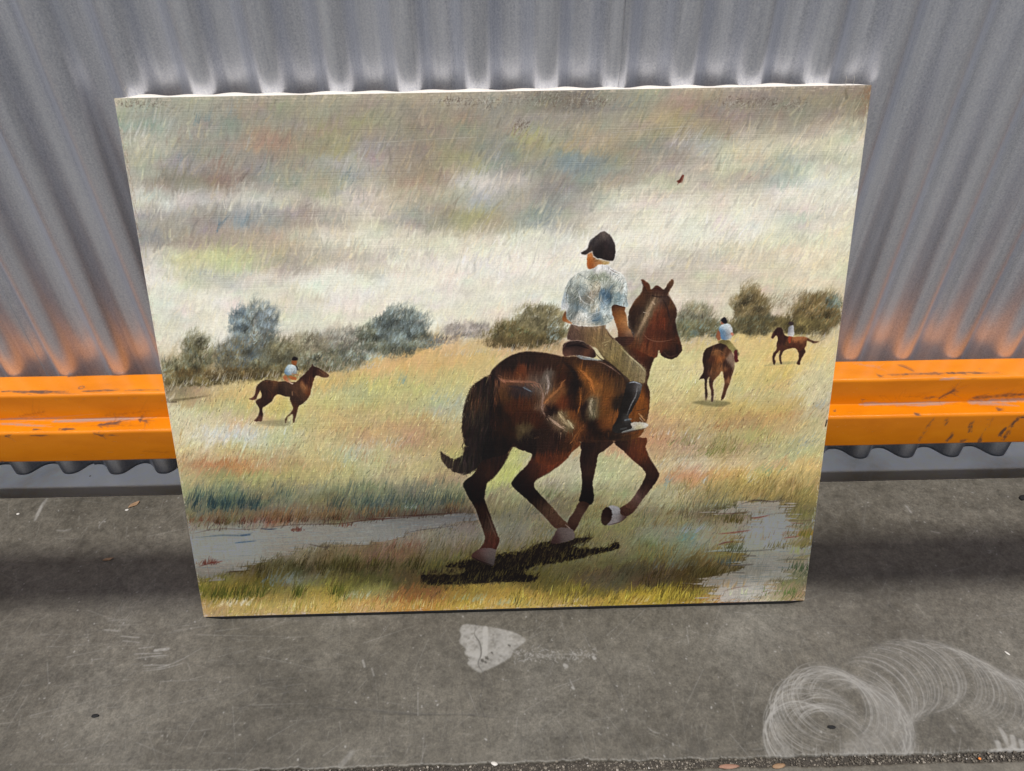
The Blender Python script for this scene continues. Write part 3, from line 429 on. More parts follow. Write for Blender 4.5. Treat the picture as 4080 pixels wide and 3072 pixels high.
def fringe(m, n, L=7, w=2.2, op=.55, ang=None):
    b=(m>.3)&(m<.7); ys,xs=np.where(b)
    if len(ys)==0: return
    for i in rng.integers(0,len(ys),n):
        y,x=ys[i],xs[i]
        if y<8 or x<8 or y>TH-9 or x>TW-9: continue
        gx=float(m[y,x+3]-m[y,x-3]); gy=float(m[y+3,x]-m[y-3,x]); g=math.hypot(gx,gy)+1e-6; gx/=g; gy/=g     # towards the inside
        ix,iy=int(x+gx*6),int(y+gy*6); ox,oy=int(x-gx*7),int(y-gy*7)
        if not(0<=ix<TW and 0<=iy<TH and 0<=ox<TW and 0<=oy<TH): continue
        tx,ty=-gy,gx
        if ty<0: tx,ty=-tx,-ty
        k=rng.uniform(.1,.6); l=L*rng.uniform(.6,1.5)
        if rng.random()<.62: c=C.rgb[iy,ix]*255*rng.uniform(.85,1.25); p0=(x+gx*3,y+gy*3); d=(tx*(1-k)-gx*k,ty*(1-k)-gy*k)
        else: c=C.rgb[oy,ox]*255*rng.uniform(.95,1.1); p0=(x-gx*3,y-gy*3); d=(tx*(1-k)+gx*k,ty*(1-k)+gy*k)
        stroke(p0,(p0[0]+d[0]*l,p0[1]+d[1]*l),w*rng.uniform(.6,1.3),np.clip(c,3,240),op,.8,True,None,.4,.2)
def comb(m, amp=9, con=.16):
    ys=np.where(m.max(1)>0)[0]; xs=np.where(m.max(0)>0)[0]
    if len(ys)==0: return
    y0,y1,x0,x1=ys[0],ys[-1]+1,xs[0],xs[-1]+1; s=STV[y0:y1,x0:x1]; yy=np.clip(np.arange(y0,y1)[:,None]+s*amp,0,TH-1).astype(int); xx=np.clip(np.arange(x0,x1)[None,:]+s*amp*.15,0,TW-1).astype(int)
    ok=((m[yy,xx]>.92)&(m[y0:y1,x0:x1]>.92))[...,None]; v=C.rgb[y0:y1,x0:x1]; nv=np.where(ok,C.rgb[yy,xx],v); nv=nv*(1+con*s[...,None]*m[y0:y1,x0:x1,None]); C.rgb[y0:y1,x0:x1]=np.clip(nv,0,1)
# ground shadow of the large horse
msh=shape(Z3,[(160,1125),(230,1092),(400,1060),(560,1075),(640,1010),(850,985),(1000,922),(1200,890),(1430,868),(1440,892),(1300,940),(1380,965),(1600,952),(1650,915),(1690,925),(1685,970),(1560,1000),(1400,1040),(1240,1080),(950,1125),(860,1180),(980,1222),(900,1255),(640,1262),(400,1275),(120,1285),(0,1275),(-50,1200),(150,1195),(300,1190),(330,1142)],[(20,13,11)],op=.95,soft=3,rough=4)
shm=np.zeros((TH,TW),np.float32)
for _ in range(900):
    x=rng.uniform(-60,1450); y=np.interp(x,[0,600,1000,1450],[1230,1120,1030,900])+rng.normal(0,74); p=Z3([(x,y),(x+rng.uniform(6,26),y-rng.uniform(20,60))])
    inside=abs(y-np.interp(x,[0,600,1000,1450],[1230,1120,1030,900]))<55
    c=[(44,34,24),(34,24,18),(80,70,36),(30,24,20)][rng.integers(4)] if inside else [(120,108,50),(96,88,48),(62,54,32)][rng.integers(3)]
    stroke(p[0],p[1],rng.uniform(2,6),c,.5,.7,True,None,.4)
def P(*a): return np.vstack(a)
tail=P(Z2([(450,318),(380,350),(300,412),(258,480),(222,590),(203,720),(205,830),(218,910),(238,968)]),Z3([(332,70),(326,122),(292,160),(240,176),(195,160),(150,135),(124,112),(120,150),(140,206),(188,257),(252,297),(330,312),(400,293),(452,240),(540,110)]),Z2([(520,700),(505,560),(535,400),(500,335)]))
ID=lambda p:np.asarray(p,float)
body=P(Z2([(440,322),(500,240),(600,168),(700,128),(800,115),(950,130),(1080,155),(1250,160),(1420,190),(1560,120),(1640,10),(1920,0),(1935,80),(1905,160),(1868,250),(1848,340),(1836,400),(1858,480),(1852,600),(1832,720),(1795,830),(1740,880),(1640,900),(1530,905),(1400,918),(1215,912)]),Z3([(1310,35),(1240,130),(1100,230),(940,190),(928,138),(880,108),(815,92),(762,38),(720,120),(600,160),(480,160)]),Z2([(440,800),(450,600),(430,400)]))
head=P(Z1([(1350,782),(1375,835),(1372,905),(1345,970),(1262,1070),(1190,1200),(1176,1310),(1180,1440),(1215,1520),(1200,1660)]),Z2([(1680,60),(1900,170),(1935,100),(1960,148),(2030,182),(2100,158),(2142,100),(2132,40)]),Z1([(1880,1620),(1835,1500),(1802,1330),(1820,1250),(1808,1150),(1752,1050),(1712,965),(1770,860),(1786,800),(1752,776),(1700,840),(1652,912),(1605,880),(1560,858),(1515,885),(1482,912),(1455,840),(1400,795)]))
leg_a=[(430,160),(760,30),(735,110),(700,180),(650,265),(590,335),(535,390),(517,450),(510,520),(522,575),(548,645),(585,740),(620,835),(642,890),(628,940),(598,985),(520,1000),(455,985),(495,930),(512,880),(503,830),(478,760),(450,680),(420,600),(372,525),(335,450),(318,400),(345,362),(400,322),(440,262)]
leg_b=[(1380,20),(1640,20),(1600,75),(1550,112),(1512,140),(1498,220),(1480,300),(1462,390),(1468,450),(1476,510),(1462,565),(1425,588),(1370,566),(1340,545),(1352,505),(1366,430),(1366,320),(1350,210),(1362,110)]
leg_c=[(1350,555),(1432,575),(1400,640),(1368,690),(1335,760),(1300,815),(1262,800),(1240,755),(1255,705),(1300,640)]
leg_d=[(750,20),(815,92),(880,108),(932,138),(885,228),(805,310),(756,368),(748,400),(775,440),(840,500),(900,552),(970,622),(1050,700),(1110,770),(1165,800),(1225,800),(1258,785),(1240,748),(1180,690),(1105,600),(1035,530),(990,478),(948,425),(952,380),(1000,340),(1100,282),(1200,212),(1275,125),(1330,20)]
leg_e=[(1660,20),(1925,-10),(1932,80),(1962,165),(2012,245),(2052,312),(2030,372),(1970,452),(1905,532),(1845,618),(1805,662),(1740,688),(1708,660),(1700,615),(1780,562),(1840,490),(1888,412),(1922,350),(1932,300),(1880,242),(1810,182),(1740,112)]
U=np.zeros((TH,TW),np.float32)
for p in [tail,body,head]+[Z3(l) for l in (leg_a,leg_b,leg_c,leg_d,leg_e)]: U=np.maximum(U,polymask(p,1,0))
hm=np.clip(blur(U,6)*2.0,0,1)*(1-U)*.45*BR*np.clip(.7+.5*ST1,0,1)
blend(0,TH,0,TW,hm,col((204,190,164)),.03)
ys,xs=np.where((msh>.2)&(msh<.8))
for i in rng.integers(0,len(ys),620):
    x,y=xs[i]+rng.normal(0,5),ys[i]+rng.normal(0,5); dark=rng.random()<.4; a=-math.radians(rng.normal(58,16)); L=rng.uniform(5,16)
    c=[(30,22,17),(46,36,24),(38,30,20)][rng.integers(3)] if dark else [(118,106,54),(96,90,50),(136,124,66),(84,76,42)][rng.integers(4)]
    stroke((x,y),(x+math.cos(a)*L,y+math.sin(a)*L),rng.uniform(2,5),c,.6,.7,True,None,.5,.3)
ys,xs=np.where(msh>.6)
for i in rng.integers(0,len(ys),340):
    x,y=xs[i],ys[i]; a=-math.radians(rng.normal(64,12)); L=rng.uniform(8,22); stroke((x,y),(x+math.cos(a)*L,y+math.sin(a)*L),rng.uniform(1.5,3.5),[(58,48,30),(44,36,24),(84,74,42),(66,58,40)][rng.integers(4)],.5,.7,True,None,.5,.3)
# ---- far hind leg
LEG=[(40,26,22),(24,15,14)]
shape(Z3,leg_a,
  [(560,60,38,26,23),(600,180,36,23,20),(680,150,44,28,22),(520,300,44,27,20),(440,330,28,17,16),(400,400,18,10,10),(440,480,17,10,9),(480,400,30,18,14),(460,560,17,10,9),(480,620,46,28,20),(460,680,34,22,18),(510,740,52,34,26),(560,760,66,52,44),(540,860,60,38,30),(590,880,70,40,28),(530,930,62,36,30),(600,930,60,32,26)],20,20,halo=PALE,hair=(260,1.9,14,3,.25,.5,.18))
shape(Z3,[(470,968),(598,972),(603,1040),(588,1112),(545,1108),(470,1082),(402,1050),(396,1020)],[(440,1010,66,42,36),(480,1060,52,34,30),(540,1020,90,80,76),(570,1070,74,66,64),(580,1000,88,78,74),(500,1000,92,72,70)],14,14)
line(Z3([(400,1040),(470,1078),(585,1113)]),5,(28,18,16),.8); line(Z3([(525,640),(575,780),(620,880)]),5,(96,76,62),.5); line(Z3([(380,560),(440,690),(490,800)]),3,(150,118,92),.5)
# ---- near front leg (straight)
shape(Z3,leg_b,
  [(1440,60,30,20,18),(1550,70,52,34,26),(1400,160,28,18,17),(1470,160,46,30,24),(1410,260,40,25,20),(1450,280,52,34,26),(1400,380,22,13,12),(1430,470,18,11,11),(1400,530,18,11,11),(1450,400,30,19,16)],18,20,halo=PALE,hair=(120,1.7,14,3,.25,.5,.18))
shape(Z3,leg_c,[(1390,590,44,28,22),(1350,640,84,62,52),(1320,640,58,40,32),(1300,700,66,46,38),(1280,770,50,32,26),(1340,700,70,48,38)],14,14)
# ---- near hind leg
shape(Z3,leg_d,
  [(850,60,34,22,20),(1000,60,58,34,26),(1150,50,88,50,30),(1250,60,96,56,32),(1040,160,92,46,28),(1140,150,104,56,32),(980,200,60,34,24),(1080,240,96,48,28),(920,270,42,24,19),(1000,300,72,38,26),(850,340,26,16,14),(800,390,18,11,11),(860,430,17,10,10),(930,380,36,20,15),(930,500,18,11,11),(990,540,19,12,11),(1010,590,66,48,36),(1050,630,72,54,42),(1100,700,62,42,34),(1140,660,98,72,54),(1190,740,84,60,46),(1160,780,50,32,26)],20,20,halo=PALE,hair=(260,2.5,16,3,.3,.5,.18))
shape(Z3,[(1160,790),(1262,790),(1298,825),(1298,880),(1240,905),(1150,925),(1095,920),(1118,860)],[(1200,840,90,78,74),(1250,850,102,90,86),(1140,870,66,46,44),(1220,890,78,68,64),(1120,910,52,36,34)],12,12)
line(Z3([(1098,925),(1180,935),(1290,905)]),5,(26,16,14),.8); line(Z3([(1225,760),(1262,790)]),3,(180,160,150),.6)
# ---- off front leg, lifted
shape(Z3,leg_e,
  [(1720,40,36,23,20),(1800,60,66,38,26),(1870,60,92,50,30),(1900,150,104,56,30),(1830,150,58,34,26),(1850,110,100,48,26),(1950,220,52,30,22),(1900,220,42,26,22),(2000,290,52,30,22),(1960,320,40,25,20),(1960,370,32,20,17),(1930,410,30,19,17),(1900,450,74,58,54),(1860,520,84,66,62),(1940,450,66,38,28),(1820,580,88,64,54),(1760,620,80,54,42),(1760,660,44,28,24),(1810,630,60,36,28)],18,18,halo=PALE,hair=(200,1.2,14,3,.3,.5,.18))
shape(Z3,[(1600,600),(1695,603),(1712,665),(1762,690),(1690,738),(1590,760)],[(1650,640,150,148,150),(1680,690,132,126,124),(1620,720,128,120,118),(1740,690,66,44,38)],12,12)
shape(Z3,[(1590,602),(1620,612),(1634,660),(1625,710),(1600,752),(1560,762),(1540,720),(1545,660),(1562,618)],[(1590,660,40,24,20),(1560,730,54,38,30),(1610,620,34,20,18)],10,12,rough=2)
line(Z3([(1595,760),(1700,735),(1765,690)]),4,(58,40,34),.7)
# ---- tail
def shapeP(pts,f,cols,**k):
    m=polymask(pts,k.get('soft',1.2),k.get('rough',1.2)); MK.append(m)
    if k.get('halo'):
        halo=k['halo']; hm=np.clip(blur(m,7)*2.2,0,1)*(1-m); ys=np.where(hm.max(1)>0)[0]; xs=np.where(hm.max(0)>0)[0]
        y0,y1,x0,x1=ys[0],ys[-1]+1,xs[0],xs[-1]+1; blend(y0,y1,x0,x1,hm[y0:y1,x0:x1]*halo[3]*BR[y0:y1,x0:x1],col(halo[:3]),.03)
    cc=[]
    for c in cols:
        r,g,b=c[2:]; s=r+g+b; q=.84 if s<260 else .84-.22*min(1,(s-260)/140); cc.append((r*q*1.0,g*q*1.03,b*q*1.0))
    fill(m,f([c[:2] for c in cols]),cc,sx=k.get('sx',22),sy=k.get('sy',22),jit=.03); return m
shapeP(tail,Z2,[(330,450,48,34,30),(260,560,34,24,22),(320,560,92,62,38),(250,700,40,30,26),(290,680,62,52,46),(330,720,40,32,30),(240,850,38,26,22),(300,880,44,36,34),(280,980,36,28,26),(200,1060,44,36,34),(100,1080,58,46,40),(30,1020,66,50,42),(400,700,24,17,17),(400,900,22,16,16),(450,450,30,22,22),(400,500,36,28,26)],halo=PALE,rough=3)
mb=shapeP(body,Z2,[(800,150,46,30,26),(600,220,42,28,25),(480,310,48,32,30),(900,220,56,34,27),(1050,190,62,40,30),(1100,240,64,38,25),(700,320,100,52,31),(600,320,70,40,28),(850,300,76,46,35),(945,350,140,124,116),(960,400,128,108,96),(860,350,104,86,78),(540,370,124,80,58),(620,385,132,86,62),(720,385,138,92,70),(820,400,126,94,78),(640,440,52,38,38),(730,440,50,40,42),(790,465,70,60,62),(880,440,128,104,92),(905,500,126,98,82),(910,580,112,84,70),(560,450,96,62,38),(560,520,80,50,30),(620,600,70,38,22),(750,560,78,42,25),(830,520,74,44,28),(700,700,60,32,20),(550,700,36,22,17),(500,600,30,20,17),(440,600,24,17,17),(440,450,32,24,24),(600,800,42,24,16),(740,790,82,66,46),(850,700,64,34,21),(950,560,120,78,50),(980,620,30,16,14),(1000,510,136,88,54),(1060,440,112,70,42),(1080,560,104,52,29),(1020,380,64,36,24),(1100,350,62,34,22),(1180,300,30,20,18),(1195,400,27,18,17),(1190,480,32,20,18),(1180,560,48,27,20),(1235,270,158,96,46),(1290,320,148,90,44),(1340,390,154,94,46),(1360,460,156,98,52),(1350,560,150,132,106),(1340,650,142,128,102),(1280,600,36,22,18),(1270,680,52,34,24),(1290,470,84,52,30),(1240,520,110,66,32),(1450,350,108,68,38),(1500,450,124,76,38),(1450,560,118,70,34),(1450,650,108,66,32),(1510,700,124,74,38),(1440,750,104,60,30),(1560,420,80,54,36),(1580,560,44,32,26),(1380,300,84,54,32),(1300,220,70,44,30),(1200,210,66,42,28),(1480,270,62,40,29),(1070,690,160,132,98),(1130,760,150,130,98),(1010,720,164,134,112),(1060,760,130,100,78),(1180,680,118,68,36),(1240,790,104,60,32),(1190,860,92,52,29),(960,760,48,28,20),(900,850,44,28,22),(800,880,30,20,18),(1050,850,42,25,20),(1120,930,62,36,23),(980,950,48,30,25),(1350,760,30,18,15),(1400,840,32,20,16),(1300,860,50,30,22),(1400,900,60,36,24),(1550,860,44,30,24),(1640,870,62,40,26),(1740,850,112,66,33),(1780,500,148,84,36),(1800,600,136,78,35),(1750,640,126,72,31),(1810,690,100,66,40),(1835,460,62,38,26),(1832,360,72,46,31),(1850,300,60,38,28),(1780,100,120,54,30),(1760,60,110,50,30),(1850,100,94,52,30),(1700,40,92,56,36),(1870,200,58,36,26),(1800,180,74,38,26),(1720,130,72,42,30),(1600,120,70,50,36),(420,900,22,16,16),(550,900,28,19,17),(1000,1040,92,46,28),(1100,1050,98,52,30)],halo=PALE,sx=12.5,sy=12.5,rough=1.5)
def flow(x,y): return 1.9+.5*math.sin(x*.011)+.25*math.sin(y*.014)
comb(mb,4,.07); hairs(mb,3400,0,11,2.6,.35,.42,.17,1.02,flow); fringe(mb,900)
mt=polymask(tail,1.2,2); comb(mt,8,.12); hairs(mt,620,1.75,34,3,.12,.55,.34,1.1); fringe(mt,420,14,2.4,.6)
ACC=[([(520,340),(560,370),(700,380),(830,385),(880,430)],12,(150,104,82),.45),([(945,330),(965,400),(950,480)],11,(156,142,134),.5),([(880,400),(915,500),(905,600),(930,680)],10,(138,112,98),.5),([(1100,370),(1040,460),(960,530),(930,570)],12,(150,100,62),.5),([(960,690),(1030,750),(1090,790)],12,(180,152,130),.6),([(1050,650),(1100,720),(1150,780)],16,(176,156,122),.5),([(1130,720),(1180,790)],8,(190,176,140),.5),
 ([(1090,200),(1160,260),(1205,340),(1205,440),(1185,540)],22,(26,18,17),.75),([(1185,560),(1230,680)],12,(44,28,20),.5),([(1220,260),(1290,320),(1345,390),(1365,480)],12,(176,110,56),.5),([(1345,530),(1330,600),(1350,680)],14,(164,150,124),.55),([(1300,560),(1265,640),(1275,720)],18,(34,22,19),.6),([(1240,430),(1245,560),(1225,650)],6,(142,88,42),.5),([(940,590),(990,640),(1010,600)],16,(28,16,14),.7),
 ([(600,420),(700,432),(800,470)],14,(44,36,38),.5),([(740,430),(800,460)],6,(96,104,112),.45),([(500,420),(530,560),(500,680),(560,800),(640,900)],10,(34,22,18),.6),([(460,330),(520,360),(525,440)],12,(40,28,26),.6),([(300,500),(320,600),(310,700)],6,(112,78,48),.55),([(370,560),(400,650),(425,670)],3,(150,104,70),.5),([(270,620),(290,760),(300,900)],8,(78,68,62),.4),([(440,325),(350,370),(270,470),(225,600)],5,(96,66,54),.35),
 ([(720,770),(740,820)],16,(92,78,54),.4),([(840,880),(870,870)],10,(92,70,50),.3),([(1215,912),(1230,840),(1270,800)],5,(120,74,42),.6),([(640,905),(760,1000),(830,1020)],5,(52,32,24),.5),([(1150,930),(1200,860),(1260,770)],6,(130,84,48),.45),([(1600,860),(1740,820),(1800,790)],6,(90,58,36),.6),([(1740,640),(1820,620)],4,(60,40,28),.7),([(1760,660),(1810,720)],4,(170,130,90),.5),([(1240,880),(1400,905),(1600,890),(1760,830)],9,(56,36,26),.6),
 ([(1460,100),(1640,330),(1650,420)],16,(38,28,24),.6),([(560,1100),(640,960)],4,(140,100,70),.5)]
for p,w,c,o in ACC:
    line(Z2(p),w*S*.8,c,min(.9,o*1.55),.8,mb if len(p)>1 else None,.45)
for p,w,c,o in ACC:
    if sum(c)>250:
        q=Z2(p)
        for _ in range(int(len(q)*9)):
            t=rng.random()*(len(q)-1); i=int(t); s=q[i]+(q[i+1]-q[i])*(t-i)+rng.normal(0,w*.35,2); d=(q[i+1]-q[i])/np.linalg.norm(q[i+1]-q[i])*rng.uniform(5,16); stroke(s,s+d+rng.normal(0,1.5,2),rng.uniform(1.2,2.8),np.array(c)*rng.uniform(.8,1.25),.5,.6,True,mb,.4,.4)
for _ in range(60):
    x=rng.uniform(205,240); y=rng.uniform(600,980); p=Z2([(x,y),(x+rng.normal(-10,10),y+rng.uniform(20,60))]); stroke(p[0],p[1],2.5,(44,30,26),.6,.6)
for _ in range(800):
    q=Z3([(rng.uniform(430,1950),rng.uniform(-60,210))])[0]; x,y=int(q[0]),int(q[1])
    if U[y,x]<.9: continue
    oy=int(np.clip(y-rng.uniform(4,20),0,TH-1)); 
    if U[oy,x]<.9: continue
    c=C.rgb[oy,x]*255*rng.uniform(.8,1.2); L=rng.uniform(8,24); a=1.6+rng.normal(0,.25); stroke((x,y),(x+L*math.cos(a),y+L*math.sin(a)),rng.uniform(2,5),np.clip(c,4,230),.5,.8,True,U,.5,.3)
# ---- horse head
mh=shapeP(head,Z1,[(1400,850,104,56,36),(1390,900,60,36,28),(1450,890,130,80,48),(1740,830,112,78,56),(1700,900,66,44,36),(1560,900,92,58,46),(1540,950,66,42,34),(1620,950,72,44,34),(1400,980,92,60,42),(1450,970,60,38,30),(1330,1060,104,66,42),(1400,1080,66,44,34),(1270,1180,72,48,36),(1340,1200,52,36,30),(1230,1300,56,38,30),(1300,1340,60,42,34),(1220,1440,60,40,30),(1280,1470,70,52,44),(1500,1040,156,126,98),(1550,1050,150,118,96),(1480,1120,168,142,114),(1430,1220,164,138,110),(1380,1330,158,132,104),(1330,1440,150,120,94),(1310,1540,136,98,74),(1620,1040,84,62,56),(1580,1140,120,74,54),(1560,1240,116,62,42),(1500,1340,112,58,38),(1460,1440,98,50,34),(1420,1540,92,48,32),(1660,1100,60,40,34),(1650,1200,104,52,34),(1600,1350,104,50,32),(1640,1300,112,54,32),(1700,1250,54,34,28),(1740,1120,104,70,48),(1760,1220,74,46,34),(1740,1350,66,40,30),(1700,1450,84,44,30),(1600,1500,84,44,30),(1550,1600,100,54,36),(1750,1500,62,36,28),(1800,1450,52,32,26),(1820,1560,88,50,32),(1700,1600,88,46,30),(1780,1640,64,38,30),(1260,1600,96,56,36),(1740,1780,52,32,26),(1850,1750,64,42,36),(1800,1840,50,34,30),(1400,1700,110,60,38)],sx=9.5,sy=9.5)
comb(mh,3,.07); hairs(mh,900,1.8,9,2.2,.4,.42,.18); fringe(mh,420,6)
for p,w,c,o in [([(1540,1010),(1480,1110),(1420,1240),(1350,1400),(1290,1530)],14,(176,150,122),.45),([(1500,1080),(1530,1110)],8,(196,174,150),.5),([(1380,1215),(1430,1228)],4,(206,190,170),.7),([(1480,985),(1560,1010),(1690,1010)],7,(40,26,24),.7),([(1630,1030),(1690,1140),(1720,1260),(1740,1320)],8,(40,26,24),.6),([(1490,920),(1560,900),(1640,940)],10,(48,30,26),.5),([(1370,1490),(1430,1560),(1530,1600),(1660,1600),(1790,1570)],6,(136,98,80),.5),([(1660,1300),(1660,1440)],8,(120,58,36),.4),([(1740,900),(1700,990)],5,(150,116,90),.5),([(1360,820),(1420,930)],6,(40,26,24),.5),([(1345,970),(1262,1070),(1195,1190)],5,(140,92,60),.5),([(1712,965),(1752,1050),(1808,1150)],5,(128,88,58),.5),([(1250,1540),(1240,1480)],6,(46,30,26),.6)]:
    line(Z1(p),w*S*.7,c,min(.85,o*1.3),.9)
line(Z1([(1535,1020),(1490,1100),(1430,1240),(1360,1390),(1295,1530)]),13,(158,132,104),.5,1.2,mh,.6); line(Z1([(1520,1060),(1450,1220),(1370,1400)]),6,(186,160,132),.5,1.0,mh,.6); line(Z1([(1390,1000),(1310,1120),(1240,1260),(1230,1400)]),16,(44,28,24),.45,1.2,mh,.5)
line(Z2([(2100,60),(2095,120)]),7,(28,18,18),.6); line(Z2([(1975,110),(2030,160),(2100,140)]),5,(96,72,62),.4)
for pts,c in ((Z2([(440,322),(500,240),(600,168),(700,128),(800,115),(950,130),(1080,155)]),(34,22,20)),(Z2([(240,968),(205,830),(203,720),(222,590),(258,480),(300,412),(380,350)]),(40,28,24)),(Z2([(1856,480),(1850,600),(1832,720)]),(58,34,24)),(Z3([(1240,130),(1100,282),(1000,340),(950,380)]),(40,24,18)),(Z3([(530,395),(600,330),(700,185),(760,45)]),(24,15,13)),(Z3([(2050,312),(2012,245),(1962,165),(1932,80)]),(36,22,18)),(Z1([(1350,785),(1375,835),(1372,905),(1345,970),(1262,1070),(1190,1200)]),(70,42,30)),(Z1([(1712,965),(1752,1050),(1808,1150),(1820,1250),(1802,1330),(1835,1500),(1880,1620)]),(44,28,24))):
    line(pts,4,c,.6,1.2,None,.5)
# ---- saddle, breeches, boot
def shapeB(f,pts,cols,**k): return shape(f,pts,[(c[0],c[1],c[2]*1.30,c[3]*1.14,c[4]*1.25) for c in cols],**k)
shape(Z2,[(1088,70),(1112,38),(1180,18),(1270,28),(1340,70),(1378,130),(1370,168),(1260,160),(1170,150),(1098,152)],[(1150,60,36,24,24),(1250,60,34,22,22),(1150,120,92,62,50),(1300,120,104,66,44),(1350,140,44,28,26),(1220,110,60,42,36)],12,12)
line(Z2([(1095,80),(1130,28),(1200,14),(1290,32),(1370,100)]),4,(150,112,98),.7); line(Z2([(1120,70),(1220,58),(1320,90)]),9*S,(22,14,15),.8)
line(Z2([(1130,158),(1210,150)]),5,(140,110,90),.5); line(Z2([(1210,150),(1260,172),(1340,180),(1440,196)]),11*S,(142,152,158),.85); line(Z2([(1230,150),(1330,168)]),3,(190,198,202),.6)
breech=P(Z1([(418,1372),(392,1440),(362,1560),(430,1590),(560,1600),(650,1650)]),Z2([(1390,90),(1440,160),(1500,215),(1590,290),(1668,352),(1690,385),(1770,392),(1812,385),(1822,280),(1762,215),(1685,150),(1605,65)]),Z1([(1010,1600),(930,1510),(880,1430),(872,1375),(760,1398),(620,1402),(500,1395)]))
mbr=shapeP(breech,Z1,[(450,1440,92,70,52),(600,1440,112,88,62),(750,1430,128,104,70),(840,1420,132,108,76),(420,1560,72,54,46),(560,1560,92,72,50),(720,1530,148,118,66),(860,1560,134,112,72),(900,1640,140,122,76),(1050,1700,152,136,86),(1000,1780,140,122,72),(1150,1830,160,144,92),(1050,1880,104,90,54),(1200,1950,112,98,60),(1280,1900,168,154,112),(1400,2010,178,164,124),(1350,2060,128,112,72),(1240,1780,186,176,142)],halo=(206,190,160,.3),sx=20,sy=20)
comb(mbr,6,.08); hairs(mbr,360,.9,14,2.4,.3,.45,.2); fringe(mbr,160,5)
C.rgb=np.clip(C.rgb*(1+mbr[...,None]*np.array([.22,.17,.30])),0,1).astype(np.float32)
for p,w,c,o in [([(1600,80),(1690,165),(1770,235),(1812,290)],8,(204,194,158),.6),([(1670,345),(1740,300)],4,(90,78,50),.6),([(1690,360),(1780,330)],5,(92,80,52),.5),([(1400,100),(1470,185),(1560,265),(1650,345)],12,(62,48,32),.6),([(1440,40),(1500,20)],4,(206,190,140),.5),([(1460,60),(1475,50)],4,(210,196,150),.6),([(1370,120),(1420,175),(1520,235),(1620,330),(1640,400)],9,(34,24,22),.8),([(1375,205),(1440,215),(1520,260),(1600,320)],7,(164,132,120),.6)]: line(Z2(p),w*S*.7,c,o,.8)
boot=[(1662,388),(1720,378),(1782,398),(1786,440),(1762,520),(1712,612),(1672,690),(1694,735),(1725,790),(1660,820),(1600,836),(1545,826),(1525,790),(1575,690),(1615,560),(1640,450)]
shape(Z2,boot,[(1700,430,38,34,33),(1740,430,96,93,92),(1740,500,54,49,46),(1660,500,29,25,23),(1690,580,34,30,28),(1630,620,27,23,21),(1650,700,58,56,54),(1600,760,36,33,31),(1680,770,40,36,33),(1580,700,28,24,22)],9,11)
line(Z2([(1672,392),(1720,384),(1775,402)]),4,(176,182,190),.8); line(Z2([(1748,420),(1735,500),(1690,590),(1655,680)]),6*S,(156,156,158),.6); line(Z2([(1640,720),(1690,712)]),6,(130,142,152),.6)
shape(Z2,[(1690,745),(1780,738),(1842,756),(1820,790),(1740,812),(1620,836),(1622,818),(1700,790)],[(1720,760,176,170,160),(1800,762,196,192,184),(1760,780,170,160,120),(1680,810,120,122,120)],10,8)
line(Z2([(1540,850),(1700,818),(1820,792)]),5,(60,42,32),.8); line(Z2([(1770,700),(1800,740)]),4,(190,170,150),.5); line(Z2([(1600,800),(1650,790)]),5,(110,116,118),.4)
# ---- rider: shirt, arms, head
shirt=[(640,640),(760,600),(820,572),(900,588),(1000,655),(1100,708),(1148,780),(1166,900),(1155,1000),(1178,1120),(1142,1150),(1000,1120),(962,1150),(952,1200),(980,1290),(900,1370),(760,1400),(560,1396),(440,1378),(372,1330),(345,1230),(352,1176),(288,1182),(300,1050),(340,900),(400,780),(500,700)]
ms=shape(Z1,shirt,[(760,640,212,210,212),(900,650,206,206,210),(640,700,196,200,196),(1050,740,206,208,206),(520,760,192,196,190),(420,860,176,184,184),(330,1050,168,180,190),(320,1150,190,192,196),(700,740,150,158,142),(850,720,156,164,150),(500,850,160,168,164),(440,900,150,156,150),(420,1050,128,136,134),(460,1150,118,132,140),(430,1220,128,134,134),(560,900,150,160,162),(640,840,190,192,182),(720,860,196,190,172),(700,960,160,150,138),(620,1050,140,138,132),(600,1150,160,170,174),(700,1150,186,184,172),(740,1250,140,156,168),(780,1330,104,126,142),(640,1300,176,180,180),(520,1260,196,196,192),(480,1340,190,184,176),(600,1370,196,190,180),(780,1020,150,154,150),(860,960,96,124,150),(900,1020,92,120,148),(850,1080,150,170,186),(930,880,142,152,154),(880,820,176,182,176),(1000,860,186,194,186),(1060,900,196,200,194),(1000,1000,150,164,164),(1040,1040,118,144,158),(1100,1050,168,180,184),(960,1080,160,174,174),(1120,900,196,204,206),(900,1200,190,202,206),(870,1300,176,184,180),(760,1380,188,178,160)],8,8,halo=(214,210,206,.35))
comb(ms,3,.04); fringe(ms,220,6)
for _ in range(300):
    x=rng.uniform(330,1150); y=rng.uniform(660,1380); c=[(204,210,210),(222,222,216),(96,116,128),(128,146,156),(112,108,98)][rng.integers(5)]; a=rng.choice([-1.1,-.3,.6,-.8,1.4])+rng.normal(0,.2)
    p=Z1([(x,y)])[0]; L=rng.uniform(8,26); stroke(p,(p[0]+math.cos(a)*L,p[1]+math.sin(a)*L),rng.uniform(1.5,3.2),c,.42,.6,True,ms,.4,.6)
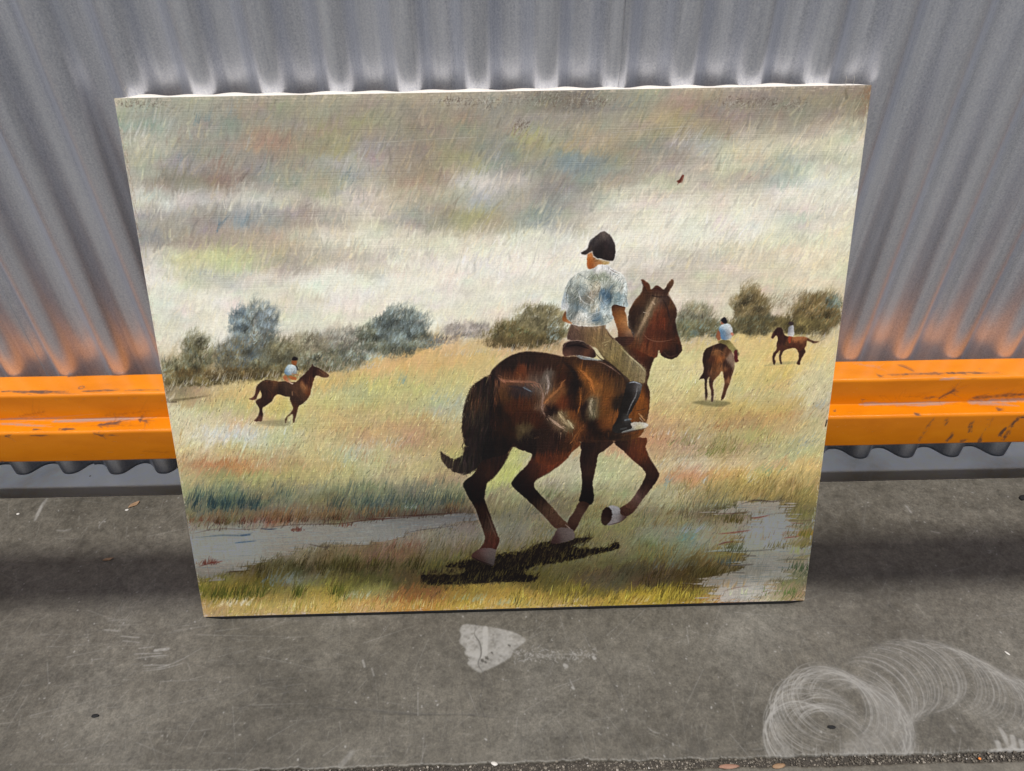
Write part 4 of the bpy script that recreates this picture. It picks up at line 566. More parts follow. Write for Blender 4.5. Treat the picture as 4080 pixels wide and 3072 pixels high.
for p,w,c,o in [([(355,1180),(352,1050),(370,920),(420,840)],4,(104,96,90),.7),([(1150,860),(1165,960),(1150,1060),(1172,1120)],4,(110,124,136),.7),([(440,1060),(520,1000),(560,1060)],4,(214,220,222),.6),([(520,930),(545,1070)],5,(220,226,228),.6),([(640,1000),(720,1060)],5,(222,226,226),.6),([(790,960),(800,1050),(830,1120)],6,(80,108,138),.6),([(1000,820),(940,900),(880,1000)],7,(86,110,132),.55),([(800,880),(780,940)],6,(118,100,84),.5),([(610,800),(650,870)],4,(224,224,214),.6),([(440,1180),(520,1140),(600,1180)],6,(112,134,150),.6),([(690,1240),(760,1220),(820,1200)],5,(206,216,222),.6),([(700,1330),(780,1320)],8,(84,110,134),.6),([(560,1250),(640,1220)],5,(216,222,226),.6),([(900,620),(1000,680),(1060,700)],4,(120,98,88),.6),([(300,1180),(310,1040),(350,900)],4,(164,176,190),.5),([(980,940),(1010,1100)],4,(110,140,156),.5)]: line(Z1(p),w*S*.6,c,o,.8)
_m=ms[...,None]; v=C.rgb; g=v.mean(-1,keepdims=True); tgt=g+(v-g)*.72+np.array([.012,.008,-.008]); tgt=.68+(tgt-.68)*1.32-.035; tgt=tgt*(1+.035*CLP[...,None]+.03*ST3[...,None]); C.rgb=np.clip(v+(tgt-v)*_m,0,1).astype(np.float32)
for p,w,c,o in [([(400,940),(440,1040),(430,1160)],26,(118,122,120),.4),([(470,880),(540,960),(600,1080)],16,(126,134,136),.45),([(600,820),(560,760),(640,720)],14,(150,156,150),.4),([(700,900),(680,1000),(720,1100)],14,(142,128,112),.45),([(850,900),(830,1000),(880,1080)],26,(84,112,136),.5),([(960,860),(900,940),(860,1010)],12,(98,118,132),.55),([(1000,1000),(1050,960),(1090,1000)],14,(106,130,142),.5),([(460,1200),(560,1160),(640,1230)],14,(120,134,142),.45),([(700,1330),(770,1300),(820,1260)],18,(88,112,130),.5),([(740,1180),(800,1080),(820,980)],8,(208,206,196),.6),([(640,880),(690,960),(670,1050)],7,(214,212,202),.5),([(520,1010),(600,1090),(700,1120)],6,(216,220,218),.55),([(560,1330),(640,1290),(720,1240)],7,(214,216,212),.6),([(960,1150),(985,1250),(940,1340)],10,(176,188,192),.5),([(440,1376),(560,1394),(760,1398),(880,1370)],7,(222,214,204),.6)]:
    line(Z1(p),w*S*.75,c,o,1.0,ms,.6)
shape(Z1,[(338,1208),(352,1216),(360,1300),(425,1350),(420,1372),(360,1352),(310,1332),(306,1280)],[(330,1280,150,92,46),(340,1230,84,52,32),(400,1350,172,120,80)],8,8)
arm=[(958,1140),(1000,1115),(1070,1132),(1138,1142),(1132,1200),(1166,1290),(1172,1400),(1215,1470),(1240,1545),(1160,1590),(1050,1575),(1038,1460),(1000,1335),(968,1245)]
shape(Z1,arm,[(1000,1150,62,38,26),(1090,1160,84,52,32),(1050,1220,150,96,46),(1120,1220,134,84,44),(1000,1250,104,62,34),(1080,1320,160,102,50),(1150,1330,176,128,86),(1040,1380,118,72,38),(1120,1420,148,98,56),(1070,1480,104,62,36),(1190,1490,176,138,104),(1130,1540,96,60,42),(1070,1560,64,40,30),(1200,1540,60,38,32)],11,11,halo=(206,206,200,.35))
line(Z1([(962,1150),(1000,1120),(1080,1140),(1135,1150)]),4,(56,34,26),.8); line(Z1([(1150,1240),(1170,1330),(1172,1400)]),4,(214,196,170),.5)
line(Z1([(890,1440),(940,1530),(1020,1590),(1100,1620)]),5,(70,46,34),.75); shape(Z1,[(1000,1560),(1080,1540),(1200,1545),(1260,1560),(1200,1640),(1120,1666),(1060,1640)],[(1100,1590,58,38,30),(1200,1590,70,44,34)],8,8)
shape(Z1,[(636,452),(690,418),(716,480),(800,515),(922,540),(915,572),(850,580),(780,585),(720,625),(650,640),(628,560)],[(680,480,180,104,44),(660,560,172,96,42),(700,600,140,78,38),(780,545,160,108,58),(860,548,176,148,94),(760,580,186,138,100),(740,500,120,72,36)],7,7)
line(Z1([(715,500),(800,530),(915,545)]),4*S,(166,136,84),.7)
shape(Z1,[(550,420),(600,394),(640,352),(662,272),(740,202),(800,162),(850,134),(902,160),(962,222),(1000,320),(1006,420),(982,518),(930,528),(860,515),(780,495),(716,462),(700,400),(650,430),(620,448),(570,440)],[(620,410,62,50,46),(580,425,44,36,36),(720,260,54,48,48),(800,200,76,66,62),(860,160,104,92,84),(840,320,36,28,28),(940,260,60,52,52),(960,420,46,36,36),(780,430,34,27,27),(880,480,40,30,28)],10,10,halo=(214,206,208,.6),hair=(160,1.2,9,2,.6,.4,.22))
line(Z1([(655,330),(672,280),(720,225)]),3,(128,132,134),.5)
# ---- small rider, left
shape(Z5,[(320,1500),(500,1450),(900,1440),(1010,1500),(900,1560),(560,1545)],[(112,108,84)],op=.45,soft=5)
hz=(206,196,180,.45)
shape(Z5,[(330,860),(350,780),(420,700),(520,660),(640,668),(780,690),(900,680),(1100,700),(1200,620),(1290,530),(1380,440),(1420,380),(1440,350),(1462,395),(1560,430),(1650,480),(1740,545),(1755,590),(1700,620),(1620,610),(1530,575),(1490,590),(1450,700),(1410,850),(1390,960),(1300,1080),(1200,1150),(1160,1200),(1130,1330),(1105,1400),(1080,1490),(1050,1485),(1055,1330),(1000,1350),(950,1400),(925,1490),(900,1500),(915,1400),(1040,1260),(1050,1180),(1000,1060),(990,990),(900,990),(800,950),(720,960),(640,1080),(560,1140),(480,1190),(460,1240),(470,1340),(450,1440),(420,1470),(300,1460),(350,1400),(385,1320),(400,1230),(370,1160),(325,1100),(340,1060),(430,1000),(440,940),(415,860),(400,900),(370,960),(330,1040),(250,1050),(195,1030),(260,1000),(310,950)],
 [(450,760,58,40,30),(600,740,66,42,30),(720,740,96,62,38),(780,800,40,27,23),(900,780,62,44,34),(1050,760,76,50,36),(950,900,54,38,30),(1150,850,72,48,34),(1260,800,128,84,52),(1330,700,54,30,26),(1300,600,50,30,24),(1440,450,54,32,26),(1600,520,96,64,44),(1540,500,46,28,24),(1700,590,76,52,38),(1400,700,88,50,32),(1360,900,104,58,32),(1250,1000,72,48,34),(1150,1080,54,36,28),(1100,1200,72,44,30),(1080,1350,70,46,34),(960,1380,84,62,44),(500,900,48,32,26),(620,960,58,34,26),(560,1080,46,29,26),(420,1100,52,34,28),(430,1260,48,30,26),(400,1430,82,54,44),(260,1020,96,62,48),(360,940,72,44,34)],8,8,halo=hz,rough=1,hair=(160,1.7,8,2,.3,.4,.18))
shape(Z5,[(880,575),(930,590),(1010,700),(1060,720),(1050,745),(1000,730),(900,670),(860,620)],[(900,620,164,96,56),(980,700,176,130,96),(1040,735,206,200,190)],8,8)
shape(Z5,[(970,590),(1060,590),(1120,620),(1110,660),(1040,660),(990,630)],[(164,92,48)])
shape(Z5,[(890,470),(920,410),(960,372),(1050,365),(1110,400),(1135,470),(1120,530),(1060,560),(960,565),(900,545)],[(930,520,84,112,136),(950,440,150,174,186),(1040,400,206,214,214),(1100,450,160,176,184),(1060,520,112,112,112),(1000,480,196,204,204)],7,7,halo=(150,140,110,.2))
shape(Z5,[(1030,290),(1120,280),(1130,320),(1100,380),(1040,350)],[(132,78,42)]); shape(Z5,[(1030,270),(1040,225),(1090,205),(1140,230),(1145,270),(1080,285)],[(30,22,24)])
line(Z5([(1120,390),(1150,460)]),5,(38,32,34),.7); line(Z5([(1040,540),(1160,570)]),4,(160,104,70),.7); line(Z5([(1240,740),(1290,810),(1270,860)]),5,(150,104,66),.6); line(Z5([(1040,890),(1045,960)]),4,(150,110,80),.6)
# ---- small rider, right middle
shape(Z4,[(240,1530),(400,1500),(620,1510),(700,1540),(560,1580),(380,1560)],[(96,92,62)],op=.6,soft=5)
shape(Z4,[(360,1020),(380,920),(420,870),(500,835),(570,810),(640,820),(700,880),(740,960),(750,1060),(740,1140),(710,1230),(690,1300),(650,1400),(620,1480),(585,1500),(600,1420),(625,1320),(620,1230),(600,1150),(560,1200),(500,1260),(490,1330),(500,1420),(490,1510),(470,1510),(465,1400),(440,1300),(445,1220),(420,1260),(415,1350),(425,1440),(410,1500),(395,1490),(390,1380),(385,1250),(350,1245),(322,1250),(370,1170),(375,1100)],
 [(450,880,54,36,28),(560,850,50,34,28),(520,930,120,78,46),(620,920,92,60,40),(400,960,46,30,25),(480,1000,72,42,28),(560,1000,136,80,42),(620,1060,60,38,28),(700,1000,132,108,90),(420,1100,52,34,27),(520,1100,92,56,32),(480,1180,96,62,40),(400,1220,48,32,27),(580,1120,128,84,52),(660,1200,66,38,28),(640,1350,80,50,34),(690,1250,124,84,56),(470,1350,76,48,38),(480,1470,84,62,56),(400,1380,60,42,34),(600,1470,72,46,34)],7,7,halo=(212,190,172,.6),rough=1,hair=(110,1.6,8,2,.3,.4,.18))
shape(Z4,[(550,800),(620,770),(700,790),(760,870),(790,900),(800,960),(740,930),(690,880),(640,830)],[(620,800,110,98,60),(720,850,150,138,84),(780,920,120,112,78)],10,10)
shape(Z4,[(750,900),(780,900),(790,1000),(805,1025),(760,1045),(745,980)],[(86,36,34)])
shape(Z4,[(560,640),(590,590),(650,575),(700,590),(725,650),(720,720),(690,760),(640,770),(590,765),(570,700)],[(590,680,92,128,158),(640,600,196,206,210),(700,650,206,208,206),(660,690,120,120,124),(610,740,84,116,148),(700,730,186,184,180)],9,9)
shape(Z4,[(545,660),(575,680),(578,770),(545,775),(532,720)],[(140,88,62)]); shape(Z4,[(705,680),(735,690),(735,720),(705,715)],[(186,124,100)])
shape(Z4,[(590,545),(620,560),(620,590),(590,575)],[(150,100,78)]); shape(Z4,[(585,530),(600,508),(640,500),(657,530),(655,575),(620,570),(592,545)],[(34,30,36)])
# ---- small rider, far right
line(Z4([(1110,1085),(1250,1062),(1400,1050),(1540,1040)]),9,(124,126,96),.5,.9)
shape(Z4,[(1190,740),(1215,690),(1240,650),(1275,618),(1320,630),(1340,690),(1370,720),(1440,735),(1520,728),(1600,735),(1700,780),(1770,790),(1710,812),(1640,785),(1620,780),(1612,840),(1590,880),(1608,910),(1570,975),(1545,1030),(1535,1070),(1495,1060),(1520,1000),(1520,930),(1480,870),(1400,880),(1350,900),(1320,950),(1310,1010),(1325,1060),(1300,1050),(1285,980),(1300,900),(1250,950),(1235,1000),(1245,1050),(1220,1070),(1208,990),(1215,940),(1260,880),(1255,820),(1270,770),(1255,720),(1215,755)],
 [(1280,670,50,30,26),(1220,730,66,40,34),(1310,760,58,34,28),(1400,800,84,52,34),(1480,760,150,94,56),(1560,750,158,100,60),(1590,800,92,56,36),(1520,830,84,48,32),(1440,850,72,40,28),(1250,880,72,42,32),(1230,980,62,40,32),(1310,970,60,40,34),(1540,950,66,40,30),(1590,920,62,40,30),(1700,795,84,56,42)],6,6,halo=(206,190,160,.35),rough=.8,hair=(90,1.6,6,1.8,.3,.4,.18))
shape(Z4,[(1400,740),(1440,720),(1435,770),(1420,810),(1400,800)],[(150,66,38)])
shape(Z4,[(1395,640),(1420,600),(1450,590),(1468,640),(1465,720),(1430,730),(1395,715)],[(1410,650,104,104,108),(1450,650,206,206,208),(1440,700,196,190,186)],7,7)
shape(Z4,[(1400,570),(1425,548),(1455,560),(1460,590),(1415,590)],[(58,46,44)])
for f_,pts,w,c,o in [(Z5,[(480,700),(600,680),(720,720)],5,(128,86,54),.45),(Z5,[(560,840),(640,920),(640,1040)],5,(112,70,42),.45),(Z5,[(1000,860),(1100,900),(1160,1000)],5,(104,68,46),.45),(Z5,[(1400,560),(1360,700),(1340,860)],4,(120,70,40),.5),(Z5,[(1560,470),(1680,560)],4,(134,92,64),.5),(Z5,[(420,860),(470,980)],4,(28,18,16),.5),(Z5,[(780,720),(790,900)],5,(30,20,18),.5),(Z5,[(960,400),(1000,440),(960,500)],4,(214,222,224),.6),(Z5,[(1090,470),(1060,520)],4,(120,124,126),.6),
  (Z4,[(470,920),(560,900),(640,950)],6,(166,108,62),.5),(Z4,[(560,960),(600,1060),(560,1160)],6,(168,108,60),.5),(Z4,[(640,1000),(620,1120),(640,1240)],6,(44,28,24),.55),(Z4,[(720,980),(735,1080),(700,1220)],4,(170,132,104),.5),(Z4,[(420,940),(390,1060),(400,1160)],5,(36,24,22),.5),(Z4,[(600,640),(640,690),(610,750)],4,(90,120,146),.6),(Z4,[(680,610),(710,680)],4,(224,224,222),.6),
  (Z4,[(1480,745),(1570,745),(1600,790)],4,(176,112,68),.5),(Z4,[(1300,760),(1360,840),(1440,860)],4,(46,28,24),.5)]:
    line(f_(pts),w*.55,c,o,1.0,None,.5)
# ---- wear on the surface
line(hp([(2700,735),(2712,715),(2722,700),(2717,728)]),6,(116,52,40),.95,.3); shapeP(hp([(2697,722),(2708,716),(2719,702),(2716,724),(2708,730)]),ID,[(0,0,118,54,40)],rough=0)
line(Z4([(1815,845),(1845,850)]),5,(222,206,160),.9,.3)
line(hp([(3296,1675),(3290,1698)]),5,(44,30,26),.9,.4)
for a,b in [((1460,570),(1640,558)),((1640,558),(1900,545)),((2440,527),(2760,500))]: line(hp([a,b]),2.2,(178,172,158),.5,.6)
for _ in range(900):   # bare warm ground and paint losses along the edges
    s=rng.integers(4); t=rng.random(); e=abs(rng.normal(0,5))
    x,y=[(t*TW,e),(t*TW,TH-e),(e,t*TH),(TW-e,t*TH)][s]
    c=[(196,182,160),(206,190,182),(200,186,168),(206,198,176)][s]
    dx,dy=(rng.uniform(-14,14),rng.normal(0,1.5)) if s<2 else (rng.normal(0,1.5),rng.uniform(-14,14))
    stroke((x,y),(x+dx,y+dy),rng.uniform(2,6),c,.5,.6,True,None,.6,.3)
for _ in range(130):
    x,y=TW-abs(rng.normal(0,12)),abs(rng.normal(0,30)); stroke((x,y),(x+rng.normal(0,3),y+rng.uniform(2,10)),3,(140,108,82),.3,.7)
# canvas weave breaking up the paint, more in thin dark areas
wv=(noise(2,3)*.5+noise(5,2)*.5)
lum=C.rgb.mean(-1); C.rgb*= (1+wv*(.028))[...,None]; C.ht+=wv*.02
UA=np.zeros((TH,TW),np.float32)
for m_ in MK: UA=np.maximum(UA,m_)
ub=blur1(UA,3); eb=np.clip(1-np.abs(ub-.5)*2.6,0,1); eb=eb*np.clip(.55+.6*CLP,.15,1); C.rgb=C.rgb+(blur1(C.rgb,2)-C.rgb)*(eb*.85)[...,None]
g_=C.rgb; C.rgb=g_+((g_-blur1(g_,2))*.5)*(1-.8*eb)[...,None]+(g_-blur(g_,9))*.10
th_=noise(9,1)*.5+noise(2,2)*.6; C.rgb*=(1+.030*th_*(1.15-lum))[...,None]
m_=C.rgb.mean(-1,keepdims=True); bgm=1-np.clip(U+.0,0,1)[...,None]; C.rgb=m_+(C.rgb-m_)*(1-.08*bgm)
C.rgb=.52+(C.rgb-.52)*1.07+np.where(C.rgb<.3,0,0)
C.rgb=np.clip(C.rgb,.02,1); C.ht+=th_*.02
# ================================================================ scene objects
def s2l(a): a=np.asarray(a,np.float32); return np.where(a<=.04045, a/12.92, ((a+.055)/1.055)**2.4)
def l2s(a): return np.where(a<=.0031308, a*12.92, 1.055*np.maximum(a,1e-6)**(1/2.4)-.055)
# seen colours -> pigment: what the rail's shade takes away is given back before the lamp takes it again
_v=np.linspace(0,1,TH); _el=np.interp(_v,SHADE_V,SHADE_L); _er=np.interp(_v,SHADE_V,SHADE_R); _u=np.linspace(0,1,TW)[None,:]
_e=(_el[:,None]*(1-_u)+_er[:,None]*_u)[...,None]; _s=np.clip((1-_e/.98)/.65,0,1); _e=_e*(1+_s*np.array([0,.03,.13]))
PAINT = l2s(np.clip(s2l(C.rgb)/_e*GAIN,0,.88)).astype(np.float32); PHT = C.ht.copy(); PW, PH = TW, TH
def make_image(name, rgb, data=False):
    h,w_=rgb.shape[:2]; im=bpy.data.images.new(name, w_, h, alpha=False, float_buffer=False)
    im.colorspace_settings.name = 'Non-Color' if data else 'sRGB'
    buf=np.ones((h,w_,4),np.float32); buf[...,:3]=np.clip(rgb,0,1)[::-1] if rgb.ndim==3 else np.clip(rgb,0,1)[::-1,:,None]
    im.pixels.foreach_set(buf.ravel()); im.update(); im.pack(); return im
def ray(px):
    d = (px[0]-2040)/FPX*CR + (px[1]-1536)/FPX*CD + CF; return d
def hit(px, ax, v):
    d=ray(px); return CAMP + d*((v-CAMP[ax])/d[ax])
COL = sc.collection
def link(o, parent=None):
    COL.objects.link(o)
    if parent: o.parent = parent
    return o
def mobj(name, me, mat, parent=None, smooth_=False):
    me.name=name
    if mat:
        for m_ in (mat if isinstance(mat,list) else [mat]): me.materials.append(m_)
    if smooth_:
        for p in me.polygons: p.use_smooth=True
    return link(bpy.data.objects.new(name, me), parent)
def tag(o, label=None, cat=None, group=None, kind=None):
    for k,v in (('label',label),('category',cat),('group',group),('kind',kind)):
        if v: o[k]=v
    return o
def empty(name, loc): 
    o=bpy.data.objects.new(name,None); o.location=loc; o.empty_display_size=.05; return link(o)
def grid_mesh(name, X, Y, Zc, uv=None):
    n,m=X.shape; v=np.stack([X,Y,Zc],-1).reshape(-1,3); i=np.arange(n*m).reshape(n,m)
    f=np.stack([i[:-1,:-1],i[:-1,1:],i[1:,1:],i[1:,:-1]],-1).reshape(-1,4)
    me=bpy.data.meshes.new(name); me.from_pydata(v.tolist(),[],f.tolist())
    if uv is not None:
        l=me.uv_layers.new(name='UVMap'); idx=np.empty(len(me.loops),np.int32); me.loops.foreach_get('vertex_index',idx)
        l.data.foreach_set('uv', uv.reshape(-1,2)[idx].astype(np.float32).ravel())
    return me
# ---- node helpers
def mat(name):
    m=bpy.data.materials.new(name); m.use_nodes=True; nt=m.node_tree; b=nt.nodes['Principled BSDF']; return m,nt,b
def N(nt,t,**k):
    n=nt.nodes.new(t)
    for a,v in k.items():
        if a in n.inputs: n.inputs[a].default_value=v
        else: setattr(n,a,v)
    return n
def coords(nt, kind='Object', scale=(1,1,1), rot=(0,0,0)):
    t=N(nt,'ShaderNodeTexCoord'); mp=N(nt,'ShaderNodeMapping'); mp.inputs['Scale'].default_value=scale; mp.inputs['Rotation'].default_value=rot
    nt.links.new(t.outputs[kind],mp.inputs[0]); return mp.outputs[0]
def noise_n(nt, vec, scale, detail=6, rough=.6, dist=0):
    n=N(nt,'ShaderNodeTexNoise'); n.inputs['Scale'].default_value=scale; n.inputs['Detail'].default_value=detail; n.inputs['Roughness'].default_value=rough; n.inputs['Distortion'].default_value=dist
    nt.links.new(vec,n.inputs['Vector']); return n.outputs['Fac']
def ramp(nt, fac, stops):
    r=N(nt,'ShaderNodeValToRGB'); e=r.color_ramp.elements
    while len(e)<len(stops): e.new(.5)
    for i,(p,c) in enumerate(stops): e[i].position=p; e[i].color=(*c,1) if len(c)==3 else c
    nt.links.new(fac,r.inputs[0]); return r.outputs[0]
def mix(nt, fac, a, b, mode='MIX'):
    n=N(nt,'ShaderNodeMix'); n.data_type='RGBA'; n.blend_type=mode; n.clamp_factor=True
    for s,v in ((n.inputs[0],fac),(n.inputs[6],a),(n.inputs[7],b)):
        if isinstance(v,(int,float)): s.default_value=v
        elif isinstance(v,tuple): s.default_value=(*v,1)
        else: nt.links.new(v,s)
    return n.outputs[2]
def math_n(nt, op, a, b=0.0, clamp=False):
    n=N(nt,'ShaderNodeMath'); n.operation=op; n.use_clamp=clamp
    for s,v in ((n.inputs[0],a),(n.inputs[1],b)):
        if isinstance(v,(int,float)): s.default_value=v
        else: nt.links.new(v,s)
    return n.outputs[0]
def bump(nt, b, h, dist, strength=1.0, prev=None):
    n=N(nt,'ShaderNodeBump'); n.inputs['Strength'].default_value=strength; n.inputs['Distance'].default_value=dist
    nt.links.new(h,n.inputs['Height'])
    if prev: nt.links.new(prev,n.inputs['Normal'])
    nt.links.new(n.outputs[0],b.inputs['Normal']); return n.outputs[0]
def imgtex(nt, im, uvname=None):
    t=N(nt,'ShaderNodeTexImage'); t.image=im; t.interpolation='Cubic'; t.extension='CLIP' if uvname=='clip' else 'EXTEND'
    u=N(nt,'ShaderNodeTexCoord'); nt.links.new(u.outputs['UV'],t.inputs[0]); return t.outputs[0]
# ================================================================ floor marks (drawn as wear, in floor coordinates)
FX0,FX1,FY0,FY1=-.85,.95,-.215,.215
use(2400,574)
def FP(pts):
    out=[]
    for p in pts:
        h_=hit(p,2,0.0); out.append(((h_[0]-FX0)/(FX1-FX0)*TW,(FY1-h_[1])/(FY1-FY0)*TH))
    return np.array(out)
def ZF(o,k): return lambda pts: FP([(o[0]+k*x,o[1]+k*y) for x,y in pts])
F6=ZF((0,2000),.6434); F7=ZF((1300,2200),.6329); F8=ZF((2680,2000),.6434); F9=ZF((3100,2700),.443); F3=ZF((0,1700),.4068); FR=ZF((3200,1700),.3978)
R_,G_,B_=(255,0,0),(0,255,0),(0,0,255)
def add(ch, m): C.rgb[...,ch]=np.maximum(C.rgb[...,ch],m)
def sline(pts,w,ch,op,dry=.6,soft=.6,taper=True):
    keep=C.rgb.copy() if False else None
    line(pts,w,[(255,0,0),(0,255,0),(0,0,255)][ch],op,soft,None,dry,taper)
# background of fine scratches
for _ in range(4200):
    x=rng.uniform(0,TW); y=rng.uniform(0,TH); L=rng.exponential(30)+6; a=rng.choice([1.45,1.75,.1,2.2,-.5,1.3])+rng.normal(0,.18)
    ch=1 if rng.random()<.62 else 0; c=[(255,0,0),(0,255,0)][ch]
    stroke((x,y),(x+L*math.cos(a),y+L*math.sin(a)*.9),rng.uniform(.7,1.5),c,rng.uniform(.08,.42),.6,True,None,.6,0)
for _ in range(700):   # pale specks
    x=rng.uniform(0,TW); y=rng.uniform(0,TH); stroke((x,y),(x+rng.normal(0,1),y+rng.normal(0,1)),rng.uniform(.8,2.2),R_,rng.uniform(.3,.95),.6,False,None,0,0)
for _ in range(500):
    x=rng.uniform(0,TW); y=rng.uniform(0,TH); stroke((x,y),(x+rng.normal(0,1.5),y+rng.normal(0,1)),rng.uniform(.8,2.4),G_,rng.uniform(.2,.7),.6,False,None,0,0)
for _ in range(420):
    x=rng.uniform(.22,.86)*TW; y=rng.uniform(.55,.98)*TH; L=rng.exponential(60)+20; a=rng.choice([1.57,1.75,1.45,1.9])+rng.normal(0,.06)
    stroke((x,y),(x+L*math.cos(a),y+L*math.sin(a)),rng.uniform(.9,1.8),G_,rng.uniform(.15,.45),.6,True,None,.6,0)
for _ in range(160):
    x=rng.uniform(.02,.35)*TW; y=rng.uniform(.5,.9)*TH; L=rng.exponential(30)+10; a=rng.normal(-.12,.12); stroke((x,y),(x+L*math.cos(a),y+L*math.sin(a)),rng.uniform(.8,2),R_,rng.uniform(.1,.35),.7,True,None,.7,0)
# long dark scratches and hairline crack
for f,pts,w,o in [(F7,[(0,985),(250,992),(560,1018),(800,1020),(1050,1020)],3.5,.75),(F7,[(280,1002),(400,1015),(650,1020)],3.5,.7),(F7,[(850,1020),(1050,1038),(1230,1048)],2.6,.6),(F7,[(90,925),(200,800),(350,630)],2.2,.55),(F7,[(1610,480),(1680,620),(1780,780),(1880,1010),(1930,1180)],2.4,.6),(F7,[(1900,1130),(1985,1300)],2,.5),(F7,[(1380,400),(1345,560),(1330,600)],3,.4),
  (F7,[(940,470),(930,510),(965,570),(975,640),(955,700),(985,760),(980,860),(965,940),(990,1020),(1010,1100),(1030,1200),(1035,1290)],1.9,.85),(F7,[(1045,760),(1040,900),(1042,1040)],1.4,.5),(F7,[(930,380),(940,460)],1.6,.7),(F7,[(540,820),(525,1100),(515,1370)],2,.45),(F7,[(700,850),(680,1050),(670,1200)],2,.5),(F7,[(850,960),(880,1330)],1.8,.45),(F7,[(370,700),(355,1020),(350,1160)],1.8,.45),(F7,[(800,760),(780,1000),(730,1240)],1.8,.4),
  (F8,[(700,980),(715,1200)],2,.4),(F8,[(550,1060),(750,1130)],2,.45),(F8,[(560,800),(750,795),(880,770),(1180,772)],1.6,.5),(F8,[(900,930),(960,1000)],1.8,.4),(F9,[(1240,400),(1290,540),(1320,600)],3,.45),(F9,[(1400,240),(1370,420),(1320,640)],3,.5),(F9,[(1080,530),(1120,615)],3,.5),(F9,[(1400,240),(1440,440)],3,.35),(F9,[(1620,520),(2000,530),(2212,530)],1.8,.4),(F9,[(0,5),(120,45)],3,.5),
  (F6,[(1380,780),(1300,920),(1260,1100)],2,.35),(F6,[(1860,900),(1760,1180),(1700,1330)],2.4,.5),(F6,[(1650,950),(1600,1200)],2,.4),(F6,[(1290,1080),(1240,1250)],2,.35),(F6,[(1940,1270),(2150,1280)],2.4,.5),(F6,[(1000,1360),(1160,1366),(1260,1350)],2.4,.35),(F6,[(1840,1060),(2000,1040),(2170,1020)],2,.4),(F6,[(2100,1230),(2170,1150)],2.2,.5),(F6,[(1350,720),(1380,840)],2.2,.4),(F6,[(610,400),(620,600)],3,.35),(F6,[(1540,1360),(1500,1560)],2,.35)]:
    sline(f(pts),w,1,o)
for f,pts,w,o in [(F6,[(265,0),(240,60),(212,118)],5,.6),(F3,[(470,690),(400,790),(340,920)],7,.5),(F3,[(1040,895),(975,960),(968,1000)],3,.5),(F3,[(550,1010),(620,1018),(700,1000)],4,.4),(F6,[(960,918),(1040,908)],5,.75),(F6,[(835,968),(960,952),(1040,948)],2.4,.6),(F6,[(830,940),(1000,935)],2,.5),(F6,[(860,905),(950,895)],2,.5),(F6,[(880,1030),(1000,1020),(1120,975),(1260,895)],2.4,.5),(F6,[(880,1045),(1010,1030),(1150,990)],2,.45),(F6,[(890,1010),(1040,1008)],2.4,.4),(F6,[(640,790),(740,798)],3,.4),(F6,[(750,830),(860,838)],2.4,.45),(F6,[(760,858),(860,868)],2,.4),(F6,[(560,1000),(580,975),(640,968)],2,.4),
  (F7,[(228,680),(240,720)],3,.6),(F7,[(285,730),(298,775)],2.6,.5),(F7,[(575,880),(575,1025)],1.6,.5),(F7,[(2020,1100),(2060,1130),(2100,1138)],1.8,.6),(F7,[(1530,800),(1560,860)],2,.5),(F9,[(1550,420),(1570,460),(1590,495)],5,.55),(FR,[(1040,800),(1080,860)],4,.5),(FR,[(1850,1230),(1875,1250),(1850,1268)],2.5,.6),(F7,[(90,1340),(160,1260)],8,.35),(F8,[(1440,20),(1470,60)],4,.5),(F8,[(1600,180),(1650,190)],3,.5),(F8,[(1950,300),(1985,300)],3,.4)]:
    sline(f(pts),w,0,o)
# paint-like worn patch with two smears
pp=F7([(870,455),(960,462),(1080,480),(1180,505),(1245,540),(1250,565),(1180,620),(1160,660),(1080,710),(1000,745),(975,760),(940,745),(890,700),(905,670),(870,630),(880,610),(840,570),(850,520),(840,490)])
pm=polymask(pp,1,2.5); nz=np.clip(.72+.2*noise(3,3)+.16*noise(12,9),0,1); add(0,pm*nz*.82)
edge=np.clip(pm-blur(pm,3),0,1); add(0,edge*1.0)
sline(F7([(1000,480),(1000,560),(995,635)]),9,0,.97,.15,.4,False); sline(F7([(880,640),(960,650),(975,660)]),9,0,.9,.4,.6); sline(F7([(890,560),(960,480)]),2.5,0,.7)
for q in [(980,680,5),(1010,665,4),(1040,630,3),(1150,585,3),(1000,690,3)]:
    p=F7([(q[0],q[1])])[0]; C.rgb[...,0][int(p[1])-q[2]//2:int(p[1])+q[2]//2+1,int(p[0])-q[2]//2:int(p[0])+q[2]//2+1]*=.15; stroke(p,p+1,q[2],G_,.9,.5,False,None,0,0)
sline(F7([(945,470),(932,515),(965,570),(973,640),(955,700),(985,755)]),2.2,1,.9,.1)
for _ in range(160):
    x=rng.uniform(1180,1700); y=655+rng.normal(0,22)-abs(x-1500)*.03; p=F7([(x,y)])[0]; stroke(p,p+rng.normal(0,2.5,2),rng.uniform(1,2),R_,.45,.6,False,None,.5,0)
sline(F7([(1180,690),(1350,660),(1500,640),(1680,655)]),3,0,.3,.8)
for q in [(1500,710,6),(1680,660,5),(1545,850,3),(180,940,2)]:
    p=F7([(q[0],q[1])])[0]; stroke(p,p+2,q[2],R_,.8,.5,False,None,.2,0)
